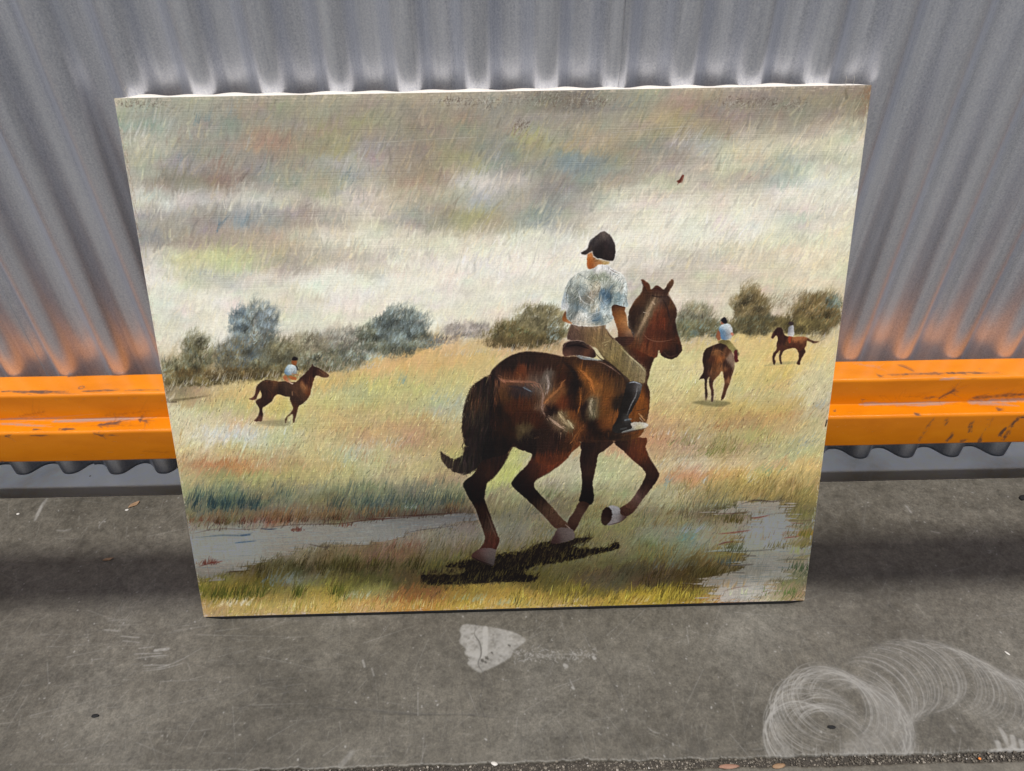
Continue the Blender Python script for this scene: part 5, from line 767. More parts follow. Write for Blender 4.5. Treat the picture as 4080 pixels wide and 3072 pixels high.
# grinder swirls: families of fine arcs of a disc that was walked along
def arcs(cx0,cy0,cx1,cy1,r0,r1,n,a0,a1,op,jit=0,w=1.25):
    for i in range(n):
        t=(i+.5)/n; cx=cx0+(cx1-cx0)*t+rng.normal(0,jit); cy=cy0+(cy1-cy0)*t+rng.normal(0,jit); r=r0+(r1-r0)*t
        th=np.linspace(a0,a1,15)+rng.normal(0,.03)
        pts=[(cx+r*math.cos(a),cy-r*math.sin(a)) for a in th]
        sline(FL(pts),w,0,op*rng.uniform(.5,1.2),.45,.5)
def FL(pts): return np.array([((x-FX0)/(FX1-FX0)*TW,(FY1-y)/(FY1-FY0)*TH) for x,y in pts])
SWP=[]
def swirl(path,r,n,a0,a1,op,w=1.25):
    P_=[hit(p,2,0.0)[:2] for p in path]; P_=smooth(np.array(P_),False,30); k=np.linspace(0,len(P_)-1,n)
    for kk in k:
        c=P_[int(kk)]; d=P_[min(int(kk)+3,len(P_)-1)]-P_[max(int(kk)-3,0)]; base_=math.atan2(d[1],d[0])
        th=base_+np.linspace(a0,a1,17)+rng.normal(0,.04); rr=r*rng.uniform(.985,1.015)
        sline(FL([(c[0]+rr*math.cos(a),c[1]+rr*math.sin(a)) for a in th]),w,0,op*rng.uniform(.45,1.15),.45,.5)
def f9(x,y): return (3100+.443*x,2700+.443*y)
def f8(x,y): return (2680+.6434*x,2000+.6434*y)
def fz(x,y): return (2885+.967*x,2151+.967*y)
def disc(path,r,n,a0,a1,op,w=1.3,jr=.05):
    P_=smooth(np.array([hit(fz(*p),2,0.0)[:2] for p in path]),False,30)
    for kk in np.linspace(0,len(P_)-1,n):
        c=P_[int(kk)]+rng.normal(0,.0016,2); th=np.radians(np.linspace(a0,a1,15))+rng.normal(0,.09); rr=r*(1+rng.normal(0,jr))
        sline(FL([(c[0]+rr*math.cos(a),c[1]+rr*math.sin(a)) for a in th]),w,0,op*rng.uniform(.4,1.15),.5,.45)
disc([(600,640),(650,605),(720,575),(800,556),(905,562),(1000,600),(1080,650),(1160,695),(1300,740)],.0425,74,112,-88,.72)
disc([(1130,640),(1190,680),(1260,720)],.037,16,60,-60,.7)
disc([(325,860),(332,780),(375,700),(450,655)],.041,40,70,262,.62)
disc([(400,700),(440,665),(500,670)],.036,22,40,170,.5)
disc([(430,660),(490,690),(550,720),(610,750)],.041,44,115,-70,.75)
disc([(560,640),(590,690),(610,740)],.040,16,80,-60,.6)
disc([(330,800),(420,830),(470,850)],.040,22,20,150,.5)
disc([(400,760),(440,800),(470,850)],.045,16,30,120,.5)
disc([(612,750),(600,820),(540,880),(430,880)],.040,44,60,-130,.62)
disc([(330,850),(400,880),(500,880)],.043,16,150,330,.4)
bl=polymask(F8([(1050,1500),(1200,1420),(1330,1330),(1400,1230),(1440,1290),(1420,1390),(1370,1480),(1290,1560),(1230,1590),(1060,1590)]),6,3); add(0,bl*np.clip(.36+.14*noise(3,3),0,1))
bl=polymask(F8([(620,1400),(660,1240),(740,1190),(700,1320),(690,1450),(760,1560),(800,1600),(660,1590),(615,1480)]),6,3); add(0,bl*np.clip(.26+.14*noise(3,3),0,1))
x9=int((.36-FX0)/(FX1-FX0)*TW); sw=C.rgb[:,x9:,0]; C.rgb[:,x9:,0]=np.maximum(sw*.8,np.clip(blur(sw,4)*.62,0,.34))
bl=polymask(F9([(1880,690),(1910,650),(1990,640),(2060,630),(2100,600),(2130,630),(2212,640),(2300,650),(2300,705),(1880,700)]),1,2); add(0,bl*.75)
for pts in ([(1985,450),(2030,520),(2060,610)],[(2105,530),(2120,620)],[(1970,580),(1990,640)],[(2180,570),(2200,640)]): sline(F9(pts),7,0,.7,.2)
for _ in range(320):   # short grinding teeth along the joint
    x=rng.uniform(300,2200); p=F9([(x,700+rng.uniform(-6,4)),(x+rng.normal(6,12),700-rng.exponential(26)-8)]); stroke(p[0],p[1],1.4,R_,rng.uniform(.15,.6),.6,True,None,.5,0)
FM=C.rgb.copy()
# broad stains in the blue channel
FM[...,2]=np.clip(.5+.09*noise(170,70)+.065*noise(60,34)+.05*noise(20,14)+.12*noise(2,2)+.09*noise(5,4),0,1)
floor_img=make_image('floor_wear',FM,True)
# ================================================================ materials
def concrete(name, marks=None, tone=1.0):
    tone*=.51
    m,nt,b=mat(name); v=coords(nt,'Object')
    n1=noise_n(nt,v,5,8,.62,.4); n2=noise_n(nt,v,60,10,.75); n3=noise_n(nt,v,420,4,.7); n4=noise_n(nt,v,22,8,.7,.8)
    c=ramp(nt,n1,[(.30,(.135*tone,.120*tone,.094*tone)),(.5,(.190*tone,.171*tone,.138*tone)),(.70,(.250*tone,.230*tone,.192*tone))])
    c=mix(nt,.32,c,ramp(nt,n4,[(.32,(.34,.34,.34)),(.5,(.5,.5,.5)),(.70,(.70,.70,.70))]),'OVERLAY')
    c=mix(nt,.6,c,ramp(nt,n2,[(.28,(.18,.18,.18)),(.5,(.5,.5,.5)),(.72,(.82,.82,.82))]),'OVERLAY')
    c=mix(nt,.62,c,ramp(nt,n3,[(.3,(.32,.32,.32)),(.5,(.5,.5,.5)),(.7,(.68,.68,.68))]),'OVERLAY')
    hgt=math_n(nt,'ADD',math_n(nt,'MULTIPLY',n2,.5),math_n(nt,'MULTIPLY',n3,.5))
    rough=math_n(nt,'ADD',math_n(nt,'MULTIPLY',n4,.25),.42)
    if marks:
        t=N(nt,'ShaderNodeTexImage'); t.image=marks; t.interpolation='Cubic'; t.extension='EXTEND'
        g=N(nt,'ShaderNodeTexCoord'); mp=N(nt,'ShaderNodeMapping'); mp.vector_type='TEXTURE'
        mp.inputs['Location'].default_value=(FX0,FY0,0); mp.inputs['Scale'].default_value=(FX1-FX0,FY1-FY0,1)
        nt.links.new(g.outputs['Object'],mp.inputs[0]); nt.links.new(mp.outputs[0],t.inputs[0])
        # keep the drawn wear inside its own rectangle
        sp=N(nt,'ShaderNodeSeparateXYZ'); nt.links.new(mp.outputs[0],sp.inputs[0])
        inx=math_n(nt,'MULTIPLY',math_n(nt,'GREATER_THAN',sp.outputs[0],.002),math_n(nt,'LESS_THAN',sp.outputs[0],.998))
        sr=N(nt,'ShaderNodeSeparateColor'); nt.links.new(t.outputs[0],sr.inputs[0])
        r_=math_n(nt,'MULTIPLY',sr.outputs[0],inx); g_=math_n(nt,'MULTIPLY',sr.outputs[1],inx)
        st=mix(nt,inx,(.5,.5,.5),ramp(nt,sr.outputs[2],[(.15,(.28,.275,.26)),(.5,(.5,.5,.5)),(.85,(.70,.705,.71))]))
        c=mix(nt,.85,c,st,'OVERLAY')
        c=mix(nt,math_n(nt,'MULTIPLY',g_,.75),c,(.045,.042,.038)); c=mix(nt,math_n(nt,'MULTIPLY',r_,.75),c,(.38,.37,.35))
        hgt=math_n(nt,'SUBTRACT',hgt,math_n(nt,'MULTIPLY',g_,.8))
        rough=math_n(nt,'ADD',rough,math_n(nt,'MULTIPLY',r_,.2))
    nt.links.new(c,b.inputs['Base Color']); nt.links.new(rough,b.inputs['Roughness']); bump(nt,b,hgt,.0006,.55); b.inputs['Specular IOR Level'].default_value=.45
    return m
M_floor=concrete('worn_concrete',floor_img); M_back=concrete('lit_concrete',None,11.5); M_front=concrete('front_concrete',None,1.15)  # rear concrete tone raised to stand for light from behind the wall
def galv():
    m,nt,b=mat('galvanised_steel'); v=coords(nt,'Object'); vs=coords(nt,'Object',(1,1,.025))
    f=noise_n(nt,v,520,3,.7); g=noise_n(nt,vs,70,5,.7); big=noise_n(nt,v,7,6,.6,.5); st=noise_n(nt,vs,420,4,.8)
    c=ramp(nt,g,[(.3,(.52,.54,.59)),(.5,(.62,.64,.70)),(.7,(.72,.745,.80))])
    c=mix(nt,.5,c,ramp(nt,f,[(.32,(.22,.22,.22)),(.5,(.5,.5,.5)),(.68,(.78,.78,.78))]),'OVERLAY')
    c=mix(nt,.35,c,ramp(nt,big,[(.3,(.36,.35,.34)),(.7,(.62,.62,.64))]),'OVERLAY')
    c=mix(nt,math_n(nt,'MULTIPLY',ramp(nt,st,[(.66,(0,0,0)),(.74,(1,1,1))]),.5),c,(.10,.09,.085))
    nt.links.new(c,b.inputs['Base Color']); b.inputs['Metallic'].default_value=.74
    nt.links.new(math_n(nt,'ADD',math_n(nt,'MULTIPLY',f,.16),.30),b.inputs['Roughness'])
    h=math_n(nt,'ADD',f,math_n(nt,'MULTIPLY',noise_n(nt,v,1300,2,.6),.5)); bump(nt,b,h,.00025,.55); return m
M_galv=galv()
# beam wear map: u along x, v along the outline of the profile
BX0,BX1=-.80,.90
TOPZ,UY,STZ,LY,BOTZ,BACK=.2062,.1986,.1640,.1735,.1100,.2398
PER=[0,BACK-UY,BACK-UY+TOPZ-STZ,BACK-UY+TOPZ-STZ+UY-LY,BACK-UY+TOPZ-STZ+UY-LY+STZ-BOTZ]
use(2400,220)
def BP(face,pts):
    o=[]
    for p in pts:
        if face==0: h_=hit(p,2,TOPZ); v_=PER[0]+BACK-h_[1]
        elif face==1: h_=hit(p,1,UY); v_=PER[1]+TOPZ-h_[2]
        elif face==2: h_=hit(p,2,STZ); v_=PER[2]+UY-h_[1]
        else: h_=hit(p,1,LY); v_=PER[3]+STZ-h_[2]
        o.append(((h_[0]-BX0)/(BX1-BX0)*TW, v_/PER[4]*TH))
    return np.array(o)
def L1(x,y): return (.3721*x,1380+.3721*y)
def R1(x,y): return (3080+.6*x,1000+.6*y)
def rub(face,f,x0,x1,y0,y1,n,ln,w_,ch,op,flat=.12):
    for _ in range(n):
        x=rng.uniform(x0,x1); yy=y0+(y1-y0)*(x-x0)/(x1-x0)+rng.normal(0,4); p=BP(face,[f(x,yy)])[0]; L=rng.exponential(ln)+2; a=rng.normal(0,flat)
        stroke(p,(p[0]+L*math.cos(a),p[1]+L*math.sin(a)),rng.uniform(.5,1.2)*w_,[R_,G_,B_][ch],rng.uniform(.4,1)*op,.5,True,None,.7,0)
# channel 0: bare / dark chips, channel 1: grey rubbed primer, channel 2: grime
rub(0,L1,0,450,482,488,90,9,2.4,0,.9); rub(0,L1,300,440,480,484,50,8,4,0,.95); rub(0,L1,460,690,486,480,50,7,2,0,.7); rub(0,L1,880,1200,478,466,70,7,3,0,.7); rub(0,L1,1330,1700,470,462,50,7,2,0,.5)
rub(0,L1,720,790,316,310,12,7,3,0,.8); rub(0,L1,1180,1280,308,304,14,7,2,0,.7); rub(0,L1,560,720,500,496,14,7,2,0,.6)
rub(2,L1,0,560,782,772,70,14,2.4,1,.9,.05); rub(2,L1,560,1350,800,775,180,16,4,1,.8,.08); rub(2,L1,1050,1260,840,815,70,8,5,0,.75,.5); rub(2,L1,0,420,830,850,60,14,3,1,.6,.1); rub(2,L1,1480,1560,780,800,26,7,4,0,.8,1.0); rub(2,L1,820,1160,785,775,50,12,3,1,1,.04); rub(2,L1,560,1500,850,845,60,12,3,2,.5)
rub(2,L1,350,400,890,888,10,5,3.4,0,.95); rub(2,L1,620,780,884,880,24,5,4,0,.95); rub(2,L1,680,730,880,878,14,4,5,0,.95)
rub(3,L1,30,90,965,955,12,6,3,0,.8,.6); rub(3,L1,310,480,955,952,16,6,2.4,0,.7); rub(3,L1,990,1100,930,955,20,5,2.6,0,.7,1); rub(3,L1,1140,1200,945,945,8,5,2,0,.7); rub(3,L1,0,120,1236,1240,20,6,3,0,.7)
rub(1,L1,200,460,745,700,60,12,3,2,.7,1.2); rub(1,L1,1100,1600,740,690,60,14,3,2,.5,1); rub(1,L1,540,1700,560,556,10,4,2,0,.6); rub(3,L1,1500,1800,1120,1140,30,14,2.4,2,.4)
for c_ in [(873,436)]:
    p=BP(0,[L1(*c_)])[0]
    for a in np.linspace(0,6.28,9)[:-1]: stroke(p+np.array([5*math.cos(a),4*math.sin(a)]),p+np.array([5*math.cos(a+.8),4*math.sin(a+.8)]),1.8,R_,.8,.5,False,None,0,0)
line(BP(0,[R1(830,755),R1(880,768),R1(935,800)]),9,R_,.55,.5,None,.6); line(BP(0,[R1(830,758),R1(880,775),R1(935,800)]),2,R_,.9,.5,None,.2)
rub(0,R1,750,1100,822,815,60,12,2,0,.8,.06); rub(0,R1,1020,1360,815,808,70,9,3.4,0,.9,.06); rub(0,R1,1360,1500,815,812,20,10,2,0,.6); rub(0,R1,690,710,824,832,10,4,4,0,.9,1); rub(0,R1,1120,1200,850,845,30,9,4,1,.5); rub(0,R1,480,700,730,770,20,10,3,1,.4,.6); rub(0,R1,1200,1666,712,704,24,6,2.4,0,.7)
rub(2,R1,570,1100,1018,1012,150,12,4,1,.95,.06); rub(2,R1,880,1080,1020,1016,60,12,6,1,1,.1); rub(2,R1,1300,1400,1006,1010,40,9,8,1,1,.2); rub(2,R1,1420,1666,996,992,70,12,6,1,1,.08); rub(2,R1,570,1666,1030,1000,60,14,3,2,.5)
rub(2,R1,395,410,1068,1062,5,4,3,0,.9,1); rub(2,R1,1485,1510,1050,1056,10,4,4,0,.9,.6); rub(2,R1,940,965,1080,1092,12,3,5,0,.95,1); rub(3,R1,1630,1666,1106,1108,12,5,3,0,.9)
rub(1,R1,1100,1210,980,920,60,7,4,0,.55,2); rub(1,R1,1000,1060,975,975,16,8,4,0,.5,.4); rub(1,R1,1300,1666,975,950,90,14,5,0,.4,.5); rub(1,R1,700,1000,960,970,30,14,3,2,.5,1); rub(1,R1,585,600,988,992,4,4,3,0,.9,1)
for a,b_,n,op in [((1500,1230),(1535,1185),40,.95),((1525,1260),(1620,1110),60,.7),((1300,1200),(1320,1145),26,.7),((1150,1270),(1190,1220),30,.7),((960,1270),(1060,1120),34,.4),((1370,1270),(1380,1245),16,.8),((1120,1180),(1160,1120),16,.5),((1240,1270),(1280,1255),16,.6),((1380,1240),(1460,1110),14,.3)]:
    A=BP(3,[R1(*a)])[0]; B2=BP(3,[R1(*b_)])[0]
    for _ in range(n):
        t=rng.random(); p=A+(B2-A)*t+rng.normal(0,2.2,2); d=(B2-A)/np.linalg.norm(B2-A)*rng.uniform(2,8); stroke(p,p+d,rng.uniform(1.5,3.4),R_,op,.5,True,None,.4,0)
for _ in range(420):
    p=np.array([rng.uniform(0,TW),rng.uniform(0,TH)]); stroke(p,p+np.array([rng.exponential(5),rng.normal(0,1)]),rng.uniform(.8,1.8),[R_,B_][int(rng.random()<.5)],rng.uniform(.2,.7),.5,True,None,.4,0)
beam_img=make_image('beam_wear',C.rgb.copy(),True)
def orange():
    m,nt,b=mat('orange_beam_paint'); v=coords(nt,'Object'); sr=N(nt,'ShaderNodeSeparateColor'); nt.links.new(imgtex(nt,beam_img),sr.inputs[0])
    n=noise_n(nt,coords(nt,'Object',(.35,1,1)),30,8,.65,.3); n2=noise_n(nt,v,260,6,.7)
    c=ramp(nt,n,[(.3,(.60,.170,.002)),(.55,(.68,.205,.003)),(.75,(.72,.235,.006))])
    c=mix(nt,math_n(nt,'MULTIPLY',ramp(nt,n2,[(.60,(0,0,0)),(.72,(1,1,1))]),.10),c,(.22,.12,.06))
    c=mix(nt,math_n(nt,'MULTIPLY',sr.outputs[2],.6),c,(.30,.09,.012)); c=mix(nt,math_n(nt,'MULTIPLY',sr.outputs[1],.85),c,(.32,.22,.19)); c=mix(nt,math_n(nt,'MULTIPLY',sr.outputs[0],.9),c,(.045,.035,.035))
    nt.links.new(c,b.inputs['Base Color']); r_=math_n(nt,'ADD',math_n(nt,'MULTIPLY',n2,.16),.17); r_=math_n(nt,'ADD',r_,math_n(nt,'MULTIPLY',math_n(nt,'ADD',sr.outputs[0],sr.outputs[1]),.3)); nt.links.new(r_,b.inputs['Roughness'])
    b.inputs['Specular IOR Level'].default_value=.5
    h=math_n(nt,'SUBTRACT',math_n(nt,'MULTIPLY',n2,.25),math_n(nt,'ADD',sr.outputs[0],sr.outputs[1])); bump(nt,b,h,.0003,.5); return m
M_orange=orange()
paint_img=make_image('painted_scene',np.clip(PAINT,0,1)); ht=PHT-blur(PHT,8); height_img=make_image('paint_relief',np.clip(.5+ht*np.interp(np.arange(PH)/PH,[0,.45,.6,1],[.28,.28,.5,.55])[:,None],0,1),True)
def oilpaint():
    m,nt,b=mat('oil_paint_on_canvas'); c=imgtex(nt,paint_img); h=imgtex(nt,height_img)
    # woven threads in both directions
    u=N(nt,'ShaderNodeTexCoord'); hs=[]
    for sx,sy in ((2,760),(900,2)):
        mp=N(nt,'ShaderNodeMapping'); mp.inputs['Scale'].default_value=(sx,sy,1); nt.links.new(u.outputs['UV'],mp.inputs[0]); hs.append(noise_n(nt,mp.outputs[0],1.0,3,.6))
    wv=math_n(nt,'ADD',math_n(nt,'MULTIPLY',hs[0],.7),math_n(nt,'MULTIPLY',hs[1],.35))
    tone=ramp(nt,wv,[(.34,(.41,.41,.41)),(.52,(.5,.5,.5)),(.68,(.60,.60,.60))]); c=mix(nt,.55,c,tone,'OVERLAY')
    nt.links.new(c,b.inputs['Base Color']); b.inputs['Roughness'].default_value=.5; b.inputs['Specular IOR Level'].default_value=.28
    p=bump(nt,b,h,.0009,.6); bump(nt,b,wv,.0006,.7,p); return m
M_oil=oilpaint()
def simple(name,c1,c2,rough=.8,sc_=200,dist=.0003):
    m,nt,b=mat(name); v=coords(nt,'Object'); n=noise_n(nt,v,sc_,5,.6); nt.links.new(ramp(nt,n,[(.3,c1),(.7,c2)]),b.inputs['Base Color']); b.inputs['Roughness'].default_value=rough; bump(nt,b,n,dist,.6); return m
def island(name,stops,rough=.85):
    m,nt,b=mat(name); g=N(nt,'ShaderNodeNewGeometry'); nt.links.new(ramp(nt,g.outputs['Random Per Island'],stops),b.inputs['Base Color']); b.inputs['Roughness'].default_value=rough; bump(nt,b,noise_n(nt,coords(nt,'Object'),900,4,.6),.0002,.6); return m
M_canv=simple('primed_canvas',(.64,.59,.53),(.76,.72,.67),.85,900); M_wood=simple('pine_wood',(.42,.27,.14),(.55,.38,.22),.7,60); M_stone=island('gravel',[(0,(.06,.05,.04)),(.4,(.10,.085,.067)),(.7,(.15,.13,.105)),(.9,(.20,.175,.14)),(.98,(.36,.32,.27))]); M_pale=simple('pale_gravel',(.45,.42,.38),(.75,.72,.68),.8,90); M_leaf=simple('dry_leaf',(.22,.13,.07),(.34,.22,.13),.7,90); M_dark=simple('dark_dirt',(.03,.026,.022),(.07,.06,.05),.95,120); M_black=simple('rubber_and_gap_shade',(.006,.006,.007),(.014,.014,.015),.9,120); M_staple=simple('staple_steel',(.5,.5,.5),(.6,.6,.6),.35,60)
# ================================================================ floor, joint, trench, rear slab
def slab(name,x0,x1,y0,y1,z0,z1,m_,nx=2,rough_edge=0):
    bm=bmesh.new(); v=[bm.verts.new(p) for p in ((x0,y0,z0),(x1,y0,z0),(x1,y1,z0),(x0,y1,z0),(x0,y0,z1),(x1,y0,z1),(x1,y1,z1),(x0,y1,z1))]
    for f in ((3,2,1,0),(4,5,6,7),(0,1,5,4),(1,2,6,5),(2,3,7,6),(3,0,4,7)): bm.faces.new([v[i] for i in f])
    me=bpy.data.meshes.new(name); bm.to_mesh(me); bm.free(); return tag(mobj(name,me,m_),kind='structure')
EDGE=.2105
def edge_slab(name, x0,x1, ya, yb, m_, ragged_b=0, ragged_a=0):
    """slab top with a slightly worn, rounded edge on the +y (b) and -y (a) side"""
    xs=np.concatenate([np.linspace(x0,-.9,6)[:-1],np.linspace(-.9,1.0,950),np.linspace(1.0,x1,6)[1:]]); n=len(xs); r=np.random.default_rng(5)
    def rag(a): 
        if not a: return np.zeros(n)
        k=np.convolve(r.standard_normal(n),np.ones(9)/9,'same')*3; return a*(k*.6+r.standard_normal(n)*.25+np.clip(np.convolve(r.standard_normal(n),np.ones(31)/31,'same')*5-1,0,3))
    ra,rb=rag(ragged_a),rag(ragged_b)
    prof=[(0,-.17),(0,-.0022),(.0008,-.0007),(.0024,0)]
    rows=[[(ya+ra+d*(1+0*ra),z) for d,z in prof],[(yb-rb-d,z) for d,z in prof[::-1]]]
    cols=rows[0]+rows[1]; X=np.tile(xs[:,None],(1,len(cols))); Y=np.stack([c[0]*np.ones(n) for c in cols],1); Z_=np.stack([np.full(n,c[1]) for c in cols],1)
    return tag(mobj(name,grid_mesh(name,X,Y,Z_),m_),kind='structure')
JA,JB=-.1868,-.1960; RD=.06
edge_slab('concrete_floor',-8,8,JA,EDGE,M_floor,ragged_b=.0002,ragged_a=.0011)
edge_slab('front_concrete_floor',-8,8,-14,JB,M_front,ragged_b=.0010)
edge_slab('rear_concrete_ground',-8,8,.2292+.925*RD,14,M_back,ragged_a=.00015)
slab('joint_bed',-8,8,JB-.01,JA+.01,-.06,-.0042,M_dark)
slab('trench_bottom',-8,8,EDGE-.01,.31,-.2,-.178,M_front)
bpy.data.objects['rear_concrete_ground'].location.z=-RD
# gravel packed in the joint
rs=np.random.default_rng(3)
_bm=bmesh.new(); bmesh.ops.create_icosphere(_bm,subdivisions=1,radius=1); _bm.verts.ensure_lookup_table()
IV=np.array([v.co[:] for v in _bm.verts]); IF=np.array([[v.index for v in f.verts] for f in _bm.faces]); _bm.free()
for nm,cnt,smin,smax,mm in (('joint_gravel',5200,.0004,.0017,M_stone),('pale_joint_gravel',46,.0007,.0017,M_pale)):
    V=[];F=[]
    for _ in range(cnt):
        x=rs.uniform(-.75,.86); s=smin+(smax-smin)*rs.random()**2.2
        if x>.60 and rs.random()<.75: continue
        c=np.array((x,rs.uniform(JB+.0002,JA-.0002) if rs.random()<.85 else rs.uniform(JB-.003,JA+.003),-.0034+rs.uniform(0,.0022)+s*.3))
        q,_r=np.linalg.qr(rs.normal(size=(3,3))); q*=np.sign(np.linalg.det(q)); F.append(IF+len(V)*len(IV)); V.append((IV*rs.uniform(.6,1.25,3)*(1+rs.normal(0,.10,(len(IV),1))))@q*s+c)
    me=bpy.data.meshes.new(nm); me.from_pydata(np.vstack(V).tolist(),[],np.vstack(F).tolist()); tag(mobj(nm,me,mm),kind='stuff')
# ================================================================ corrugated wall in sheets
wall=tag(empty('corrugated_wall',(0,.251,0)),'corrugated galvanised steel wall behind the orange beam','wall')
PITCHW=.0702; X0W=-.0195
def sheet(xa,xb,zb,zt,off,lip=0):
    n=int((xb-xa)/PITCHW*28)+1; xs=np.linspace(xa,xb,n); ph=(xs-X0W)/PITCHW*2*math.pi
    cw=np.cos(ph); prof=-.0112*(np.tanh(1.15*cw)/math.tanh(1.15))
    # two rolled stiffening creases on each flank
    fr=((xs-X0W)/PITCHW)%1.0; prof=prof+.0004*np.exp(-((fr-.31)/.02)**2)-.0004*np.exp(-((fr-.66)/.02)**2)
    zs=np.array([zb,zb+.004]+list(np.linspace(zb+.02,zt,30))); r=np.random.default_rng(int(abs(xa)*1000)+2)
    X=np.tile(xs[:,None],(1,len(zs))); wob=.0006*np.sin(zs*9+xa*7)[None,:]*np.sin(xs*5)[:,None]
    Y=.251+off+prof[:,None]+wob; Z_=np.tile(zs[None,:],(n,1)); Z_[:,0]+=.0004*np.convolve(r.standard_normal(n),np.ones(5)/5,'same')
    me=grid_mesh('sheet',X,Y,Z_); o=mobj('sheet',me,M_galv,wall,True); o.matrix_parent_inverse=Matrix.Translation((0,-.251,0))
    md=o.modifiers.new('thickness','SOLIDIFY'); md.thickness=.0008; md.offset=1; return o
xl=float(hit((249,1486),1,.245)[0]); xm=float(hit((2461,354),1,.245)[0]); xr=float(hit((4028,1775),1,.25)[0])
WTOP=1.02
sheet(-2.4,xl-.0005,.0150,WTOP,.0016); sheet(xl-.035,xm,.0135,WTOP,0.0); sheet(xm-.04,xr,.0135,WTOP,.0018); sheet(xr-.03,2.6,.052,WTOP,.0040)
# ================================================================ orange step beam
bt=tag(empty('rack_beam',(0,.2,BOTZ)),'scuffed orange steel step beam running along the foot of the corrugated wall','beam')
def rounded(profile, r, k=5):
    out=[]; P_=[np.array(p,float) for p in profile]; n=len(P_)
    for i in range(n):
        a,b_,c_=P_[i-1],P_[i],P_[(i+1)%n]; u=(a-b_)/np.linalg.norm(a-b_); v=(c_-b_)/np.linalg.norm(c_-b_)
        rr=r[i] if isinstance(r,(list,tuple)) else r
        p0=b_+u*rr; p1=b_+v*rr
        for t in np.linspace(0,1,k): out.append((1-t)**2*p0+2*t*(1-t)*b_+t*t*p1)
    return np.array(out)
prof=rounded([(BACK,TOPZ),(UY,TOPZ),(UY,STZ),(LY,STZ),(LY,BOTZ),(BACK,BOTZ)],[.003,.0042,.0018,.0042,.0030,.003],6)
def perim(p):
    y,z=p
    if z>TOPZ-.0030 and y>UY+.0015: return BACK-y
    if y>UY-.001 and z>STZ+.0012 and y<UY+.006: return PER[1]+TOPZ-z
    if z>STZ-.003 and y>LY+.0015 and y<UY+.004: return PER[2]+UY-y
    if y<LY+.0035: return PER[3]+STZ-z
    return PER[4]
xs=np.concatenate([np.linspace(-2.4,-.8,5)[:-1],np.linspace(-.8,.9,120),np.linspace(.9,2.6,5)[1:]]); Q=np.vstack([prof,prof[:1]])
rr_=np.random.default_rng(8); wv_=.00035*np.interp(xs,np.linspace(-2.5,2.7,60),rr_.standard_normal(60))
X=np.tile(xs[:,None],(1,len(Q))); Y=Q[None,:,0]+wv_[:,None]; Z_=np.tile(Q[None,:,1],(len(xs),1))
uv=np.zeros(X.shape+(2,)); uv[...,0]=(X-BX0)/(BX1-BX0); uv[...,1]=1-np.array([perim(p) for p in Q])[None,:]/PER[4]
me=grid_mesh('beam_profile',X,Y,Z_,uv); bo=mobj('beam_profile',me,M_orange,bt,True); bo.matrix_parent_inverse=Matrix.Translation((0,-.2,-BOTZ))
# grey rail added out of view, higher up and nearer; its shade falls across the floor and the foot of the painting
RZ=.93; RYc=.074-.35*RZ
rl=tag(empty('shade_rail',(0,RYc,RZ)),'added grey steel rail out of view, casting the shade band on floor and painting','rail')
pr=rounded([(.033,.020),(-.047,.020),(-.047,-.020),(.033,-.020)],.004,4); pr=np.vstack([pr,pr[:1]]); xs_=np.array([-2.4,2.6])
me=grid_mesh('rail_profile',np.tile(xs_[:,None],(1,len(pr))),np.tile(pr[None,:,0],(2,1)),np.tile(pr[None,:,1],(2,1))); mobj('rail_profile',me,M_galv,rl,True)
# ================================================================ the painting
LEAN,CYAW,CH,CW,CT=0.377143,0.0057717,.6096,.762,.018
ux=np.array([math.cos(CYAW),math.sin(CYAW),0]); vv=np.array([-math.sin(CYAW)*math.sin(LEAN),math.cos(CYAW)*math.sin(LEAN),math.cos(LEAN)]); nn=np.cross(ux,vv)   # nn points out of the painted face
base_p=np.array([0,0,.0062])
root=tag(empty('canvas_painting',(0,0,0)),'unframed oil painting of a rider on a brown horse, leaning on the corrugated wall','painting')
root.matrix_world=Matrix(((ux[0],vv[0],nn[0],base_p[0]),(ux[1],vv[1],nn[1],base_p[1]),(ux[2],vv[2],nn[2],base_p[2]),(0,0,0,1)))
# local frame: x along, y up the face, z out of the face. corner positions from the photograph, the face kept slightly skewed as the bars are
c4=[]
for px in ((452,391),(3475,338),(3206,2394),(811,2460)):
    d=ray(px); t=np.dot(base_p-CAMP,nn)/np.dot(d,nn); h_=CAMP+d*t-base_p; c4.append((float(h_@ux),float(h_@vv)))
TLc,TRc,BRc,BLc=map(np.array,c4)
def face_pt(s,t): return (BLc*(1-s)+BRc*s)*(1-t)+(TLc*(1-s)+TRc*s)*t
nx,ny=96,76; S_=np.linspace(0,1,nx+1); T_=np.linspace(0,1,ny+1)
ring=[0.0]; RAD=.0022
X=np.zeros((nx+1,ny+1)); Y=X.copy(); Z_=X.copy(); UV=np.zeros((nx+1,ny+1,2)); rw=np.random.default_rng(4)
Hc=_homo(np.array([[0,0],[1,0],[1,1],[0,1]],float),np.array([TLc,TRc,BRc,BLc]))
for i,s in enumerate(S_):
    for j,t in enumerate(T_):
        q=Hc@np.array([s,1-t,1.0]); p=q[:2]/q[2]; X[i,j],Y[i,j]=p; e=min(s,1-s)*CW; e2=min(t,1-t)*CH
        sag=-.0016*(1-math.exp(-min(e,e2)/.05)); Z_[i,j]=sag+.0003*math.sin(s*17+t*5)*math.sin(t*11)*min(1,min(e,e2)/.03)
        UV[i,j]=(s,t)
        r_=min(e,e2)
        if r_<RAD: Z_[i,j]-=(RAD-r_)*.5
me=grid_mesh('painted_canvas',X,Y,Z_,UV); mobj('painted_canvas',me,M_oil,root,True)
